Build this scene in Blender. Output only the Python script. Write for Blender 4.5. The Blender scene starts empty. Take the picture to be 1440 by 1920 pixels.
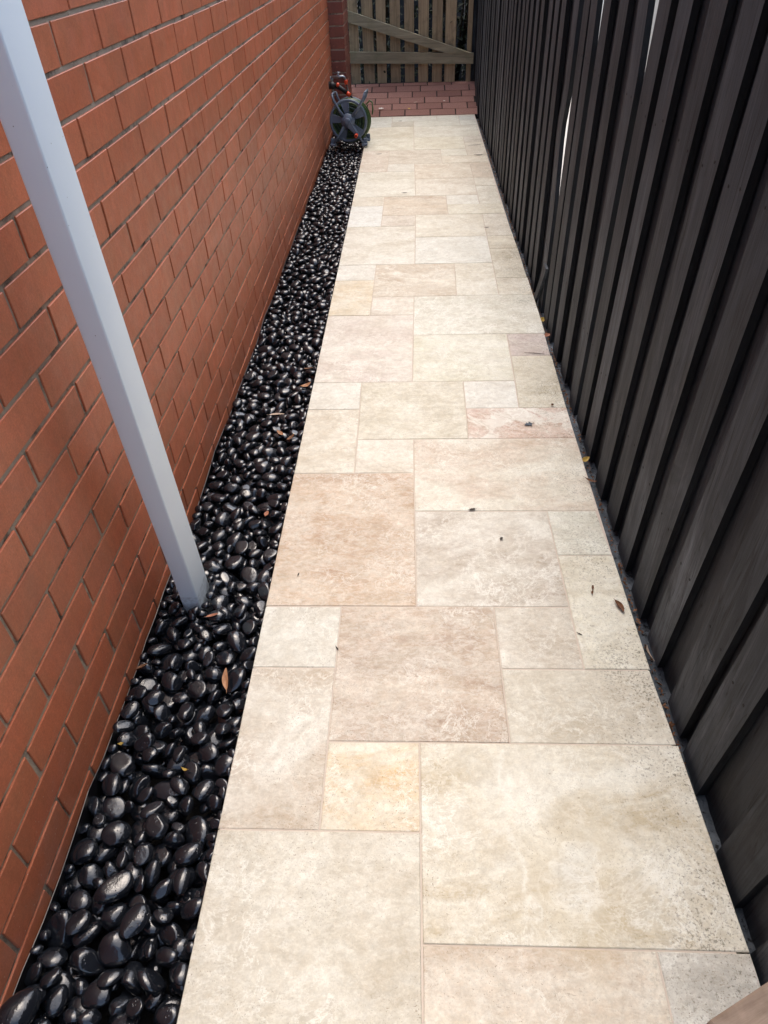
import bpy, bmesh, math, random
import numpy as np
from mathutils import Vector, Matrix, Euler
R = math.radians
scene = bpy.context.scene
COL = scene.collection
random.seed(11)
rng = np.random.default_rng(7)

# ------------------------------------------------------------------ camera
CAM = Vector((0.0, -0.04036, 1.42442))
PITCH, YAW, ROLL, FPX = 0.709034, 0.0585618, -0.0412482, 1297.666
_cy, _sy = math.cos(YAW), math.sin(YAW)
_f0 = Vector((-_sy, _cy, 0)); _r0 = Vector((_cy, _sy, 0)); _u0 = Vector((0, 0, 1))
_fw = _f0*math.cos(PITCH) - _u0*math.sin(PITCH)
_up = _f0*math.sin(PITCH) + _u0*math.cos(PITCH)
_ri = _r0*math.cos(ROLL) + _up*math.sin(ROLL)
_uu = -_r0*math.sin(ROLL) + _up*math.cos(ROLL)
cd = bpy.data.cameras.new('camera'); cam = bpy.data.objects.new('camera', cd); COL.objects.link(cam)
cam.matrix_world = Matrix(((_ri.x, _uu.x, -_fw.x, CAM.x), (_ri.y, _uu.y, -_fw.y, CAM.y),
                           (_ri.z, _uu.z, -_fw.z, CAM.z), (0, 0, 0, 1)))
cd.sensor_fit = 'VERTICAL'; cd.sensor_height = 36.0; cd.lens = FPX/1920*36
cd.clip_start = 0.02; cd.clip_end = 500
scene.camera = cam

# ------------------------------------------------------------------ world, sun, exposure
SUN_EL, SUN_AZ = R(66), R(3)      # azimuth measured from +Y towards +X
w = bpy.data.worlds.new('World'); scene.world = w; w.use_nodes = True
wn = w.node_tree.nodes; wl = w.node_tree.links
for n in list(wn): wn.remove(n)
sky = wn.new('ShaderNodeTexSky'); sky.sky_type = 'NISHITA'; sky.sun_disc = False
sky.sun_elevation = SUN_EL; sky.sun_rotation = SUN_AZ; sky.air_density = 1.0; sky.dust_density = 4.0; sky.ozone_density = 1.0
hs = wn.new('ShaderNodeHueSaturation'); hs.inputs['Saturation'].default_value = 0.9
bg = wn.new('ShaderNodeBackground'); bg.inputs['Strength'].default_value = 0.15
wo = wn.new('ShaderNodeOutputWorld')
wl.new(sky.outputs[0], hs.inputs['Color']); wl.new(hs.outputs[0], bg.inputs['Color']); wl.new(bg.outputs[0], wo.inputs['Surface'])
sl = bpy.data.lights.new('sun', 'SUN'); sl.energy = 0.62; sl.angle = R(100); sl.color = (1, .93, .82)
so = bpy.data.objects.new('sun', sl); COL.objects.link(so)
_d = Vector((math.sin(SUN_AZ)*math.cos(SUN_EL), math.cos(SUN_AZ)*math.cos(SUN_EL), math.sin(SUN_EL)))
so.rotation_euler = _d.to_track_quat('Z', 'Y').to_euler(); so.location = (0, 0, 6)
scene.view_settings.view_transform = 'Standard'; scene.view_settings.look = 'None'
scene.view_settings.exposure = 1.42; scene.view_settings.gamma = 1

# ------------------------------------------------------------------ helpers
def lin(c):
    return tuple(((v/255)/12.92 if v/255 <= .04045 else ((v/255+.055)/1.055)**2.4) for v in c)

def tag(o, label=None, cat=None, group=None, kind=None):
    if label: o['label'] = label
    if cat: o['category'] = cat
    if group: o['group'] = group
    if kind: o['kind'] = kind
    return o

def link(name, me, mat=None, parent=None, smooth=False):
    o = bpy.data.objects.new(name, me); COL.objects.link(o)
    if mat: me.materials.append(mat)
    if parent is not None: o.parent = parent
    if smooth:
        me.polygons.foreach_set('use_smooth', [True]*len(me.polygons))
    return o

def empty(name, loc, rz=0):
    o = bpy.data.objects.new(name, None); COL.objects.link(o); o.location = loc; o.rotation_euler = (0, 0, rz)
    o.empty_display_size = .1
    return o

class MB:
    """collects shapes into one mesh"""
    def __init__(s): s.v = []; s.f = []; s.a = []; s.sm = []
    def add(s, vs, fs, a=0.0, sm=False):
        b = len(s.v); s.v += [tuple(v) for v in vs]
        for f in fs: s.f.append([b+i for i in f]); s.a.append(a); s.sm.append(sm)
    def box(s, c, d, rot=None, a=0.0, bev=0.0, jit=0.0):
        hx, hy, hz = d[0]/2, d[1]/2, d[2]/2
        M = rot if rot is not None else Matrix.Identity(3)
        c = Vector(c)
        if bev <= 0:
            vs = [c + M @ Vector((x*hx, y*hy, z*hz)) for x in (-1, 1) for y in (-1, 1) for z in (-1, 1)]
            s.add(vs, [(0, 1, 3, 2), (4, 6, 7, 5), (0, 4, 5, 1), (2, 3, 7, 6), (0, 2, 6, 4), (1, 5, 7, 3)], a); return
        h = (hx, hy, hz); vs = []; idx = {}
        for sx in (-1, 1):
            for sy in (-1, 1):
                for sz in (-1, 1):
                    j = Vector((random.uniform(-jit, jit), random.uniform(-jit, jit), random.uniform(-jit, jit))) if jit else Vector((0, 0, 0))
                    for ax in range(3):
                        p = [sx*(hx-bev), sy*(hy-bev), sz*(hz-bev)]
                        p[ax] = (sx, sy, sz)[ax]*h[ax]
                        idx[(sx, sy, sz, ax)] = len(vs); vs.append(c + M @ (Vector(p)+j))
        fs = []
        for ax in range(3):
            o1, o2 = [i for i in range(3) if i != ax]
            for sg in (-1, 1):
                q = []
                for a1, a2 in ((-1, -1), (1, -1), (1, 1), (-1, 1)):
                    k = [0, 0, 0]; k[ax] = sg; k[o1] = a1; k[o2] = a2; q.append(idx[(k[0], k[1], k[2], ax)])
                fs.append(q)
        for ax in range(3):          # edges parallel to ax
            o1, o2 = [i for i in range(3) if i != ax]
            for a1 in (-1, 1):
                for a2 in (-1, 1):
                    def K(t, face):
                        k = [0, 0, 0]; k[ax] = t; k[o1] = a1; k[o2] = a2; return idx[(k[0], k[1], k[2], face)]
                    fs.append([K(-1, o1), K(1, o1), K(1, o2), K(-1, o2)])
        for sx in (-1, 1):
            for sy in (-1, 1):
                for sz in (-1, 1):
                    fs.append([idx[(sx, sy, sz, 0)], idx[(sx, sy, sz, 1)], idx[(sx, sy, sz, 2)]])
        s.add(vs, fs, a)
    def tube(s, pts, r, n=12, a=0.0, cap=True, sm=True):
        pts = [Vector(p) for p in pts]; rs = r if isinstance(r, (list, tuple)) else [r]*len(pts)
        vs = []; fs = []
        t0 = (pts[1]-pts[0]).normalized()
        up = Vector((0, 0, 1)) if abs(t0.z) < .9 else Vector((1, 0, 0))
        nx = t0.cross(up).normalized()
        for i, p in enumerate(pts):
            if i == 0: t = pts[1]-pts[0]
            elif i == len(pts)-1: t = pts[-1]-pts[-2]
            else: t = (pts[i+1]-pts[i]).normalized() + (pts[i]-pts[i-1]).normalized()
            t.normalize(); nx = (nx - t*nx.dot(t)).normalized(); ny = t.cross(nx)
            for k in range(n):
                an = 2*math.pi*k/n; vs.append(p + nx*math.cos(an)*rs[i] + ny*math.sin(an)*rs[i])
        for i in range(len(pts)-1):
            for k in range(n):
                fs.append([i*n+k, i*n+(k+1) % n, (i+1)*n+(k+1) % n, (i+1)*n+k])
        if cap:
            fs.append(list(range(n))[::-1]); fs.append([(len(pts)-1)*n+k for k in range(n)])
        s.add(vs, fs, a, sm)
    def lathe(s, prof, c=(0, 0, 0), axis='Y', n=40, a=0.0, sm=True, closed=False):
        vs = []; fs = []; m = len(prof); c = Vector(c)
        for i in range(n):
            an = 2*math.pi*i/n
            for (r, h) in prof:
                if axis == 'Y': v = Vector((r*math.cos(an), h, r*math.sin(an)))
                elif axis == 'Z': v = Vector((r*math.cos(an), r*math.sin(an), h))
                else: v = Vector((h, r*math.cos(an), r*math.sin(an)))
                vs.append(c+v)
        for i in range(n):
            for j in range(m if closed else m-1):
                fs.append([i*m+j, i*m+(j+1) % m, ((i+1) % n)*m+(j+1) % m, ((i+1) % n)*m+j])
        s.add(vs, fs, a, sm)
    def poly(s, pts2, y0, y1, a=0.0):
        """outline in the XZ plane extruded from y0 to y1"""
        n = len(pts2)
        vs = [(x, y0, z) for x, z in pts2] + [(x, y1, z) for x, z in pts2]
        s.add(vs, [list(range(n)), list(range(n, 2*n))[::-1]] + [[i, (i+1) % n, n+(i+1) % n, n+i] for i in range(n)], a)
    def build(s, name, mat=None, parent=None, attr='rnd', fix=True):
        me = bpy.data.meshes.new(name); me.from_pydata(s.v, [], s.f)
        if fix:
            bm = bmesh.new(); bm.from_mesh(me); bmesh.ops.recalc_face_normals(bm, faces=bm.faces); bm.to_mesh(me); bm.free()
        at = me.attributes.new(attr, 'FLOAT', 'FACE'); at.data.foreach_set('value', s.a)
        me.polygons.foreach_set('use_smooth', s.sm)
        me.update()
        return link(name, me, mat, parent)

# material node helper
class NT:
    def __init__(s, name):
        s.m = bpy.data.materials.new(name); s.m.use_nodes = True; s.t = s.m.node_tree
        s.b = s.t.nodes['Principled BSDF']; s.x = {}
    def n(s, typ, **kw):
        o = s.t.nodes.new(typ)
        for k, v in kw.items():
            if k.startswith('i_'):
                key = k[2:]; key = int(key) if key.isdigit() else key.replace('_', ' ')
                s.set(o.inputs[key], v)
            else: setattr(o, k, v)
        return o
    def set(s, sock, v):
        if isinstance(v, bpy.types.NodeSocket): s.t.links.new(v, sock)
        else: sock.default_value = v
    def coord(s, scale=(1, 1, 1), off=None, kind='Object'):
        tc = s.n('ShaderNodeTexCoord'); v = tc.outputs[kind]
        if off is not None: v = s.vadd(v, off)
        mp = s.n('ShaderNodeVectorMath', operation='MULTIPLY'); s.set(mp.inputs[0], v); mp.inputs[1].default_value = scale
        return mp.outputs[0]
    def vadd(s, a, b):
        o = s.n('ShaderNodeVectorMath', operation='ADD'); s.set(o.inputs[0], a); s.set(o.inputs[1], b); return o.outputs[0]
    def noise(s, vec, scale, detail=4, rough=.55, dist=0, out=0):
        o = s.n('ShaderNodeTexNoise'); s.set(o.inputs['Vector'], vec); o.inputs['Scale'].default_value = scale
        o.inputs['Detail'].default_value = detail; o.inputs['Roughness'].default_value = rough; o.inputs['Distortion'].default_value = dist
        return o.outputs[out]
    def vor(s, vec, scale, feat='F1', rnd=1.0, out='Distance'):
        o = s.n('ShaderNodeTexVoronoi', feature=feat); s.set(o.inputs['Vector'], vec); o.inputs['Scale'].default_value = scale
        o.inputs['Randomness'].default_value = rnd
        return o.outputs[out]
    def ramp(s, f, *stops, interp='LINEAR'):
        o = s.n('ShaderNodeValToRGB'); s.set(o.inputs[0], f); o.color_ramp.interpolation = interp
        e = o.color_ramp.elements
        while len(e) < len(stops): e.new(.5)
        for el, (p, c) in zip(e, stops):
            el.position = p; el.color = (c, c, c, 1) if isinstance(c, (int, float)) else (*c, 1)
        return o.outputs[0]
    def math(s, op, a, b=0.0, clamp=False):
        o = s.n('ShaderNodeMath', operation=op, use_clamp=clamp); s.set(o.inputs[0], a); s.set(o.inputs[1], b); return o.outputs[0]
    def mix(s, f, a, b, mode='MIX'):
        o = s.n('ShaderNodeMix', data_type='RGBA', blend_type=mode)
        s.set(o.inputs[0], f)
        for i, v in ((6, a), (7, b)):
            if isinstance(v, tuple) and len(v) == 3: v = (*v, 1)
            s.set(o.inputs[i], v)
        return o.outputs[2]
    def attr(s, name, out='Fac'):
        o = s.n('ShaderNodeAttribute', attribute_name=name); return o.outputs[out]
    def bump(s, h, strength=.3, dist=.002, prev=None):
        o = s.n('ShaderNodeBump'); s.set(o.inputs['Height'], h); o.inputs['Strength'].default_value = strength
        o.inputs['Distance'].default_value = dist
        if prev is not None: s.set(o.inputs['Normal'], prev)
        return o.outputs[0]
    def out(s, color=None, rough=None, normal=None, spec=None, **kw):
        if color is not None: s.set(s.b.inputs['Base Color'], (*color, 1) if isinstance(color, tuple) and len(color) == 3 else color)
        if rough is not None: s.set(s.b.inputs['Roughness'], rough)
        if normal is not None: s.set(s.b.inputs['Normal'], normal)
        if spec is not None: s.set(s.b.inputs['Specular IOR Level'], spec)
        for k, v in kw.items(): s.set(s.b.inputs[k.replace('_', ' ')], v)
        return s.m

def mat_plain(name, col, rough=.5, var=.12, scale=30, bump=.1, spec=.5, metallic=0.0):
    t = NT(name); v = t.coord(); n = t.noise(v, scale, 5)
    c = t.mix(n, tuple(x*(1-var) for x in col), tuple(min(1, x*(1+var)) for x in col))
    r = t.math('ADD', t.math('MULTIPLY', n, .15), rough-.07)
    return t.out(c, r, t.bump(n, bump, .001), spec, Metallic=metallic)

# ---- travertine
RING = (.318, .523); SEAM = .292
def mat_travertine():
    t = NT('travertine')
    par = t.attr('par', 'Color'); sep = t.n('ShaderNodeSeparateColor'); t.set(sep.inputs[0], par)
    acc, vein, seed = sep.outputs[0], sep.outputs[1], sep.outputs[2]
    off = t.n('ShaderNodeCombineXYZ'); t.set(off.inputs[0], t.math('MULTIPLY', seed, 61.0)); t.set(off.inputs[1], t.math('MULTIPLY', seed, 37.0)); t.set(off.inputs[2], t.math('MULTIPLY', seed, 19.0))
    V = t.coord((1, 1.0, 1), off.outputs[0])
    Vs = t.coord((1, 1.9, 1), off.outputs[0])
    tc, ac = t.attr('tcol', 'Color'), t.attr('acol', 'Color')
    cl = t.noise(Vs, 3.2, 9, .62, .9)
    cl = t.ramp(cl, (.38, 0.0), (.60, 1.0))
    cl2 = t.math('MULTIPLY', cl, acc)
    c = t.mix(cl2, tc, ac)
    bd = t.ramp(t.noise(t.coord((1, 1.6, 1), off.outputs[0]), 2.6, 8, .64, 1.0), (.44, 0.0), (.52, 1.0), (.60, 0.0))
    c = t.mix(t.math('MULTIPLY', bd, t.math('MULTIPLY', acc, .26)), c, lin((242, 236, 222)))
    # crystalline mottling at two sizes
    m1 = t.ramp(t.noise(Vs, 16, 10, .68, .7), (.32, .0), (.68, 1.0))
    c = t.mix(t.math('MULTIPLY', m1, .30), c, lin((244, 239, 227)))
    m1b = t.ramp(t.noise(Vs, 42, 8, .72, .9), (.46, .0), (.60, 1.0))
    c = t.mix(t.math('MULTIPLY', m1b, .28), c, lin((248, 243, 232)))
    m2 = t.ramp(t.noise(V, 11, 10, .74, .6), (.38, 1.0), (.58, 0.0))
    c = t.mix(t.math('MULTIPLY', m2, .30), c, lin((176, 158, 132)))
    m3 = t.ramp(t.noise(V, 55, 8, .75, .4), (.36, .88), (.62, 1.06))
    c = t.mix(1.0, c, m3, 'MULTIPLY')
    m4 = t.ramp(t.noise(V, 260, 4, .7), (.3, .91), (.7, 1.06))
    c = t.mix(1.0, c, m4, 'MULTIPLY')
    # pale crackle lines
    r1 = t.math('ABSOLUTE', t.math('SUBTRACT', t.noise(V, 15, 10, .70, .5), .5))
    r1 = t.ramp(r1, (.0, 1.0), (.020, 0.0))
    mk = t.ramp(t.noise(V, 5, 3), (.42, 0.0), (.62, 1.0))
    c = t.mix(t.math('MULTIPLY', t.math('MULTIPLY', r1, mk), .62), c, lin((250, 246, 236)))
    # broad veins
    r2 = t.math('ABSOLUTE', t.math('SUBTRACT', t.noise(V, 3.4, 12, .68, .8), .5))
    r2 = t.ramp(r2, (.0, 1.0), (.006, .9), (.016, 0.0))
    vm = t.ramp(t.noise(V, 2.1, 3), (.45, .0), (.6, 1.0))
    patch = t.ramp(t.noise(V, 4.2, 12, .66, .8), (.53, .0), (.56, 1.0))
    c = t.mix(t.math('MULTIPLY', t.math('MULTIPLY', patch, t.math('POWER', vein, 3.0)), .75), c, lin((238, 232, 220)))
    c = t.mix(t.math('MULTIPLY', t.math('MULTIPLY', r2, vein), t.math('MULTIPLY', vm, .9)), c, lin((246, 240, 230)))
    r3 = t.math('ABSOLUTE', t.math('SUBTRACT', t.noise(Vs, 3.6, 12, .68, .7), .46))
    r3 = t.ramp(r3, (.0, 1.0), (.014, 0.0))
    c = t.mix(t.math('MULTIPLY', t.math('MULTIPLY', r3, vein), .45), c, lin((170, 150, 122)))
    # the ringed fossil-like patch and the pale crooked seam of the largest slab
    wob = t.n('ShaderNodeTexNoise'); t.set(wob.inputs['Vector'], t.coord()); wob.inputs['Scale'].default_value = 9; wob.inputs['Detail'].default_value = 9; wob.inputs['Roughness'].default_value = .62
    wv = t.n('ShaderNodeVectorMath', operation='SUBTRACT'); t.set(wv.inputs[0], wob.outputs['Color']); wv.inputs[1].default_value = (.5, .5, .5)
    ws = t.n('ShaderNodeVectorMath', operation='SCALE'); t.set(ws.inputs[0], wv.outputs[0]); ws.inputs['Scale'].default_value = .19
    Pw = t.vadd(t.coord(), ws.outputs[0])
    sp_ = t.n('ShaderNodeSeparateXYZ'); t.set(sp_.inputs[0], Pw)
    ex = t.math('MULTIPLY', t.math('SUBTRACT', sp_.outputs[0], RING[0]), 1/.052); ey = t.math('MULTIPLY', t.math('SUBTRACT', sp_.outputs[1], RING[1]), 1/.062)
    ed = t.math('SQRT', t.math('ADD', t.math('MULTIPLY', ex, ex), t.math('MULTIPLY', ey, ey)))
    c = t.mix(t.math('MULTIPLY', t.ramp(t.math('MULTIPLY', ed, .25), (.18, 0.0), (.28, .55), (.40, .45), (.70, 0.0)), .6), c, lin((206, 186, 150)))
    c = t.mix(t.ramp(ed, (.0, .2), (.5, .17), (1.0, 0.0)), c, lin((220, 216, 206)))
    c = t.mix(t.ramp(t.math('ABSOLUTE', t.math('SUBTRACT', ed, 1.0)), (.0, .34), (.05, .22), (.18, 0.0)), c, lin((244, 238, 226)))
    seam = t.math('SUBTRACT', t.math('ADD', sp_.outputs[0], t.math('MULTIPLY', sp_.outputs[1], .15)), SEAM)
    inD = t.math('MULTIPLY', t.math('GREATER_THAN', sp_.outputs[1], .44), t.math('LESS_THAN', sp_.outputs[1], .80))
    sm_ = t.ramp(t.math('ABSOLUTE', seam), (.0, .45), (.003, .35), (.011, 0.0))
    inD = t.math('MULTIPLY', inD, t.ramp(t.noise(V, 14, 5, .65), (.42, 0.0), (.56, 1.0)))
    c = t.mix(t.math('MULTIPLY', sm_, inD), c, lin((244, 240, 230)))
    # pits
    pm = t.ramp(t.noise(V, 5.5, 6, .65), (.42, 0.0), (.58, 1.0))
    pit = t.ramp(t.noise(t.coord((1, 1.7, 1), off.outputs[0]), 130, 3, .55, .6), (.655, 0.0), (.70, 1.0))
    pit2 = t.ramp(t.noise(t.coord((1.8, 1, 1), off.outputs[0]), 290, 2, .5), (.65, 0.0), (.70, 1.0))
    pall = t.math('MULTIPLY', t.math('MAXIMUM', t.math('MULTIPLY', pit, .8), pit2), pm)
    c = t.mix(t.math('MULTIPLY', pall, .75), c, lin((120, 98, 72)))
    # damp dark specks of dirt towards the fence side
    xs = t.n('ShaderNodeSeparateXYZ'); t.set(xs.inputs[0], t.coord())
    fe = t.ramp(t.math('MULTIPLY', xs.outputs[0], 1.0), (.36, 0.05), (.56, 1.0))
    sp = t.ramp(t.math('ADD', t.noise(V, 175, 4, .7), t.math('MULTIPLY', t.math('SUBTRACT', t.noise(V, 9, 4), .5), .3)), (.565, 0.0), (.63, 1.0))
    c = t.mix(t.math('MULTIPLY', t.math('MULTIPLY', sp, fe), .7), c, lin((90, 84, 66)))
    c = t.mix(1.0, c, (.855, .905, .905), 'MULTIPLY')
    h = t.math('SUBTRACT', t.noise(V, 60, 6, .7), t.math('MULTIPLY', pall, .9))
    ro = t.ramp(t.noise(V, 12, 5), (.3, .42), (.7, .62))
    return t.out(c, ro, t.bump(h, .35, .0012), .35)

def mat_brick(name, c1, c2, c3, scale=1.0, rough=.42):
    t = NT(name); V = t.coord()
    rnd = t.attr('rnd')
    off = t.n('ShaderNodeCombineXYZ'); t.set(off.inputs[1], t.math('MULTIPLY', rnd, 9.0)); t.set(off.inputs[2], t.math('MULTIPLY', rnd, 23.0))
    Vr = t.vadd(V, off.outputs[0])
    c = t.mix(t.ramp(rnd, (0.0, 0.0), (1.0, 1.0)), c1, c2)
    c = t.mix(t.math('MULTIPLY', t.ramp(t.noise(Vr, 9, 5, .6, .6), (.35, 0.0), (.7, 1.0)), .55), c, c3)
    c = t.mix(1.0, c, t.ramp(t.noise(Vr, 300, 3, .7), (.3, .82), (.7, 1.14)), 'MULTIPLY')
    c = t.mix(1.0, c, t.ramp(t.noise(Vr, 70, 5, .7), (.3, .90), (.7, 1.08)), 'MULTIPLY')
    c = t.mix(1.0, c, t.ramp(t.noise(t.vadd(t.coord((1, 1, .12)), off.outputs[0]), 60, 4, .6), (.3, .93), (.7, 1.06)), 'MULTIPLY')
    # lime specks, more of them close to the ground
    zs = t.n('ShaderNodeSeparateXYZ'); t.set(zs.inputs[0], V)
    low = t.ramp(zs.outputs[2], (0.0, 1.0), (.35, .25), (.8, .08))
    sp = t.ramp(t.vor(V, 70), (.05, 1.0), (.10, 0.0))
    spm = t.ramp(t.noise(V, 6, 4, .7), (.42, 0.0), (.56, 1.0))
    c = t.mix(t.math('MULTIPLY', t.math('MULTIPLY', sp, spm), low), c, lin((196, 178, 164)))
    film = t.ramp(t.noise(V, 3.0, 7, .7, .5), (.5, 0.0), (.75, 1.0))
    c = t.mix(t.math('MULTIPLY', t.math('MULTIPLY', film, low), .34), c, lin((168, 140, 132)))
    stn = t.ramp(t.noise(V, 1.7, 8, .7, .8), (.48, 0.0), (.68, 1.0))
    c = t.mix(t.math('MULTIPLY', stn, .22), c, lin((92, 58, 46)))
    chip = t.ramp(t.noise(Vr, 34, 3, .5), (.70, 0.0), (.73, 1.0))
    c = t.mix(t.math('MULTIPLY', chip, .5), c, lin((176, 112, 88)))
    r = t.ramp(t.noise(Vr, 22, 5), (.3, rough-.06), (.7, rough+.1))
    hb = t.noise(Vr, 140, 5, .65)
    hl = t.noise(Vr, 7, 3)
    return t.out(c, r, t.bump(hb, .4, .0012, t.bump(hl, .35, .004)), .5)

def mat_mortar():
    t = NT('mortar'); V = t.coord()
    c = t.mix(t.noise(V, 40, 6, .7), lin((138, 126, 110)), lin((182, 170, 152)))
    c = t.mix(t.ramp(t.noise(V, 12, 5, .7), (.5, 0.0), (.66, 1.0)), c, lin((74, 66, 58)))
    return t.out(c, .9, t.bump(t.noise(V, 260, 5, .7), .9, .002), .2)

def mat_fence(name='black_stained_timber', base=(.0165, .0205, .0260), grey=(.125, .140, .158), amount=1.0):
    t = NT(name); rnd = t.attr('rnd')
    off = t.n('ShaderNodeCombineXYZ'); t.set(off.inputs[0], t.math('MULTIPLY', rnd, 3.0)); t.set(off.inputs[1], t.math('MULTIPLY', rnd, 17.0)); t.set(off.inputs[2], t.math('MULTIPLY', rnd, 41.0))
    Vg = t.coord((1, 1, .045), off.outputs[0])        # grain runs up the board
    V = t.coord((1, 1, .3), off.outputs[0])
    g = t.noise(Vg, 60, 8, .7, 1.2)
    g2 = t.noise(Vg, 220, 5, .7, .6)
    pat = t.ramp(t.noise(V, 5.5, 6, .68, .8), (.42, 0.0), (.60, 1.0))
    zs = t.n('ShaderNodeSeparateXYZ'); t.set(zs.inputs[0], t.coord())
    low = t.ramp(zs.outputs[2], (0.0, .55), (.25, 1.0), (.55, .8), (1.1, .38))
    a = t.math('MULTIPLY', t.ramp(g, (.35, .15), (.7, 1.0)), t.math('ADD', t.math('MULTIPLY', pat, .75), .12))
    a = t.math('MULTIPLY', t.math('MULTIPLY', a, low), amount)
    a = t.math('ADD', a, t.math('MULTIPLY', t.math('MULTIPLY', t.ramp(t.noise(Vg, 30, 6, .7, 1.5), (.5, 0.0), (.62, 1.0)), low), .22), True)
    c = t.mix(a, base, grey)
    spl = t.math('ABSOLUTE', t.math('SUBTRACT', t.noise(Vg, 26, 3, .5, .8), .5)); c = t.mix(t.math('MULTIPLY', t.ramp(spl, (0.0, 1.0), (.012, 0.0)), .7), c, (.004, .004, .005))
    c = t.mix(t.math('MULTIPLY', t.ramp(t.noise(V, 8, 4, .6), (.55, 0.0), (.75, 1.0)), .35), c, (.022, .019, .017))
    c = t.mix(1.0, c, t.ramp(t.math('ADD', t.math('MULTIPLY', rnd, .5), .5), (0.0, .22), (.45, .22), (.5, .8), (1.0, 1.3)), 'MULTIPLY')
    c = t.mix(1.0, c, t.ramp(g2, (.3, .75), (.65, 1.12)), 'MULTIPLY')
    # dark knots with a ring
    kn = t.vor(t.coord((1, 1, .42), off.outputs[0]), 4.2)
    kn = t.math('ADD', kn, t.math('MULTIPLY', t.math('SUBTRACT', t.noise(V, 30, 3), .5), .03))
    ring = t.ramp(kn, (.0, .45), (.05, .85), (.075, .3), (.095, 1.0))
    c = t.mix(1.0, c, ring, 'MULTIPLY')
    h = t.math('ADD', t.math('MULTIPLY', g, .7), t.math('MULTIPLY', g2, .5))
    return t.out(c, t.ramp(g, (.3, .55), (.7, .78)), t.bump(h, .5, .002), .25)

def mat_timber(name, c1, c2, c3, scale=(1, 1, .05), rough=.75):
    t = NT(name); rnd = t.attr('rnd')
    off = t.n('ShaderNodeCombineXYZ'); t.set(off.inputs[0], t.math('MULTIPLY', rnd, 3.0)); t.set(off.inputs[1], t.math('MULTIPLY', rnd, 17.0)); t.set(off.inputs[2], t.math('MULTIPLY', rnd, 41.0))
    Vg = t.coord(scale, off.outputs[0]); V = t.coord((1, 1, 1), off.outputs[0])
    g = t.noise(Vg, 45, 8, .7, .8)
    c = t.mix(t.ramp(g, (.35, 0.0), (.7, 1.0)), c1, c2)
    c = t.mix(t.ramp(t.noise(V, 7, 5, .65), (.52, 0.0), (.7, .8)), c, c3)
    c = t.mix(1.0, c, t.ramp(rnd, (0.0, .8), (1.0, 1.2)), 'MULTIPLY')
    return t.out(c, rough, t.bump(t.noise(Vg, 160, 6, .7), .5, .002), .3)

def mat_pebble():
    t = NT('polished_black_pebble')
    oi = t.n('ShaderNodeObjectInfo').outputs['Random']
    r = t.math('FRACT', t.math('ADD', t.attr('rnd'), oi))
    off = t.n('ShaderNodeCombineXYZ'); t.set(off.inputs[0], t.math('MULTIPLY', r, 31.0)); t.set(off.inputs[1], t.math('MULTIPLY', r, 57.0)); t.set(off.inputs[2], t.math('MULTIPLY', r, 13.0))
    geo = t.n('ShaderNodeNewGeometry').outputs['Position']
    V = t.vadd(geo, off.outputs[0])
    n1 = t.noise(V, 45, 5, .6, .4)
    c = t.mix(n1, (.004, .005, .007), (.012, .0145, .0195))
    c = t.mix(t.math('MULTIPLY', t.ramp(t.noise(V, 90, 6, .7), (.60, 0.0), (.7, 1.0)), .12), c, (.035, .04, .05))
    ro = t.math('ADD', t.ramp(t.noise(V, 28, 4), (.35, .04), (.7, .13)), t.math('MULTIPLY', t.math('POWER', r, 3.0), .15))
    drop = t.ramp(t.vor(V, 150), (.10, 1.0), (.26, 0.0))
    dm = t.ramp(t.noise(V, 26, 3), (.52, 0.0), (.60, 1.0))
    hb = t.noise(V, 38, 5, .55)
    bm = t.bump(hb, .42, .004, None)
    bm = t.bump(t.math('MULTIPLY', drop, dm), .6, .0012, bm)
    return t.out(c, ro, bm, .72)

def mat_paving():
    t = NT('red_paver'); rnd = t.attr('rnd'); V = t.coord()
    c = t.mix(rnd, lin((136, 98, 88)), lin((162, 122, 110)))
    c = t.mix(t.math('MULTIPLY', t.ramp(t.noise(V, 160, 6, .75), (.4, 0.0), (.7, 1.0)), .7), c, lin((92, 60, 56)))
    c = t.mix(t.ramp(t.noise(V, 330, 3, .7), (.60, 0.0), (.68, .5)), c, lin((176, 150, 138)))
    return t.out(c, .8, t.bump(t.noise(V, 300, 5, .7), .5, .002), .25)

def mat_dirt(name, c1, c2, c3):
    t = NT(name); V = t.coord()
    c = t.mix(t.ramp(t.noise(V, 22, 8, .7), (.35, 0.0), (.65, 1.0)), c1, c2)
    c = t.mix(t.ramp(t.noise(V, 70, 5, .7), (.55, 0.0), (.62, 1.0)), c, c3)
    return t.out(c, .9, t.bump(t.noise(V, 90, 8, .75), 1.0, .006), .25)

M = {}
M['trav'] = mat_travertine()
M['brick'] = mat_brick('red_brick', lin((174, 96, 65)), lin((194, 110, 77)), lin((164, 106, 74)))
M['pierbrick'] = mat_brick('dark_red_brick', lin((124, 68, 58)), lin((142, 80, 66)), lin((112, 68, 58)))
M['mortar'] = mat_mortar()
M['fence'] = mat_fence()
M['fence_rear'] = mat_fence('black_stained_rear_timber', (.018, .0215, .027), (.095, .105, .118), .7)
M['gate'] = mat_timber('weathered_gate_timber', lin((138, 122, 96)), lin((186, 168, 136)), lin((112, 104, 86)))
M['gate_rail'] = mat_timber('weathered_gate_rail_timber', lin((124, 118, 98)), lin((168, 162, 136)), lin((124, 124, 98)), (.05, 1, 1))
M['plank'] = mat_timber('brown_weathered_plank_timber', lin((116, 100, 86)), lin((152, 136, 122)), lin((92, 76, 64)), (.08, 1, 1), .8)
M['pebble'] = mat_pebble()
M['paver'] = mat_paving()
M['grout'] = mat_plain('grout', lin((196, 184, 170)), .9, .12, 60, .4, .2)
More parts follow.
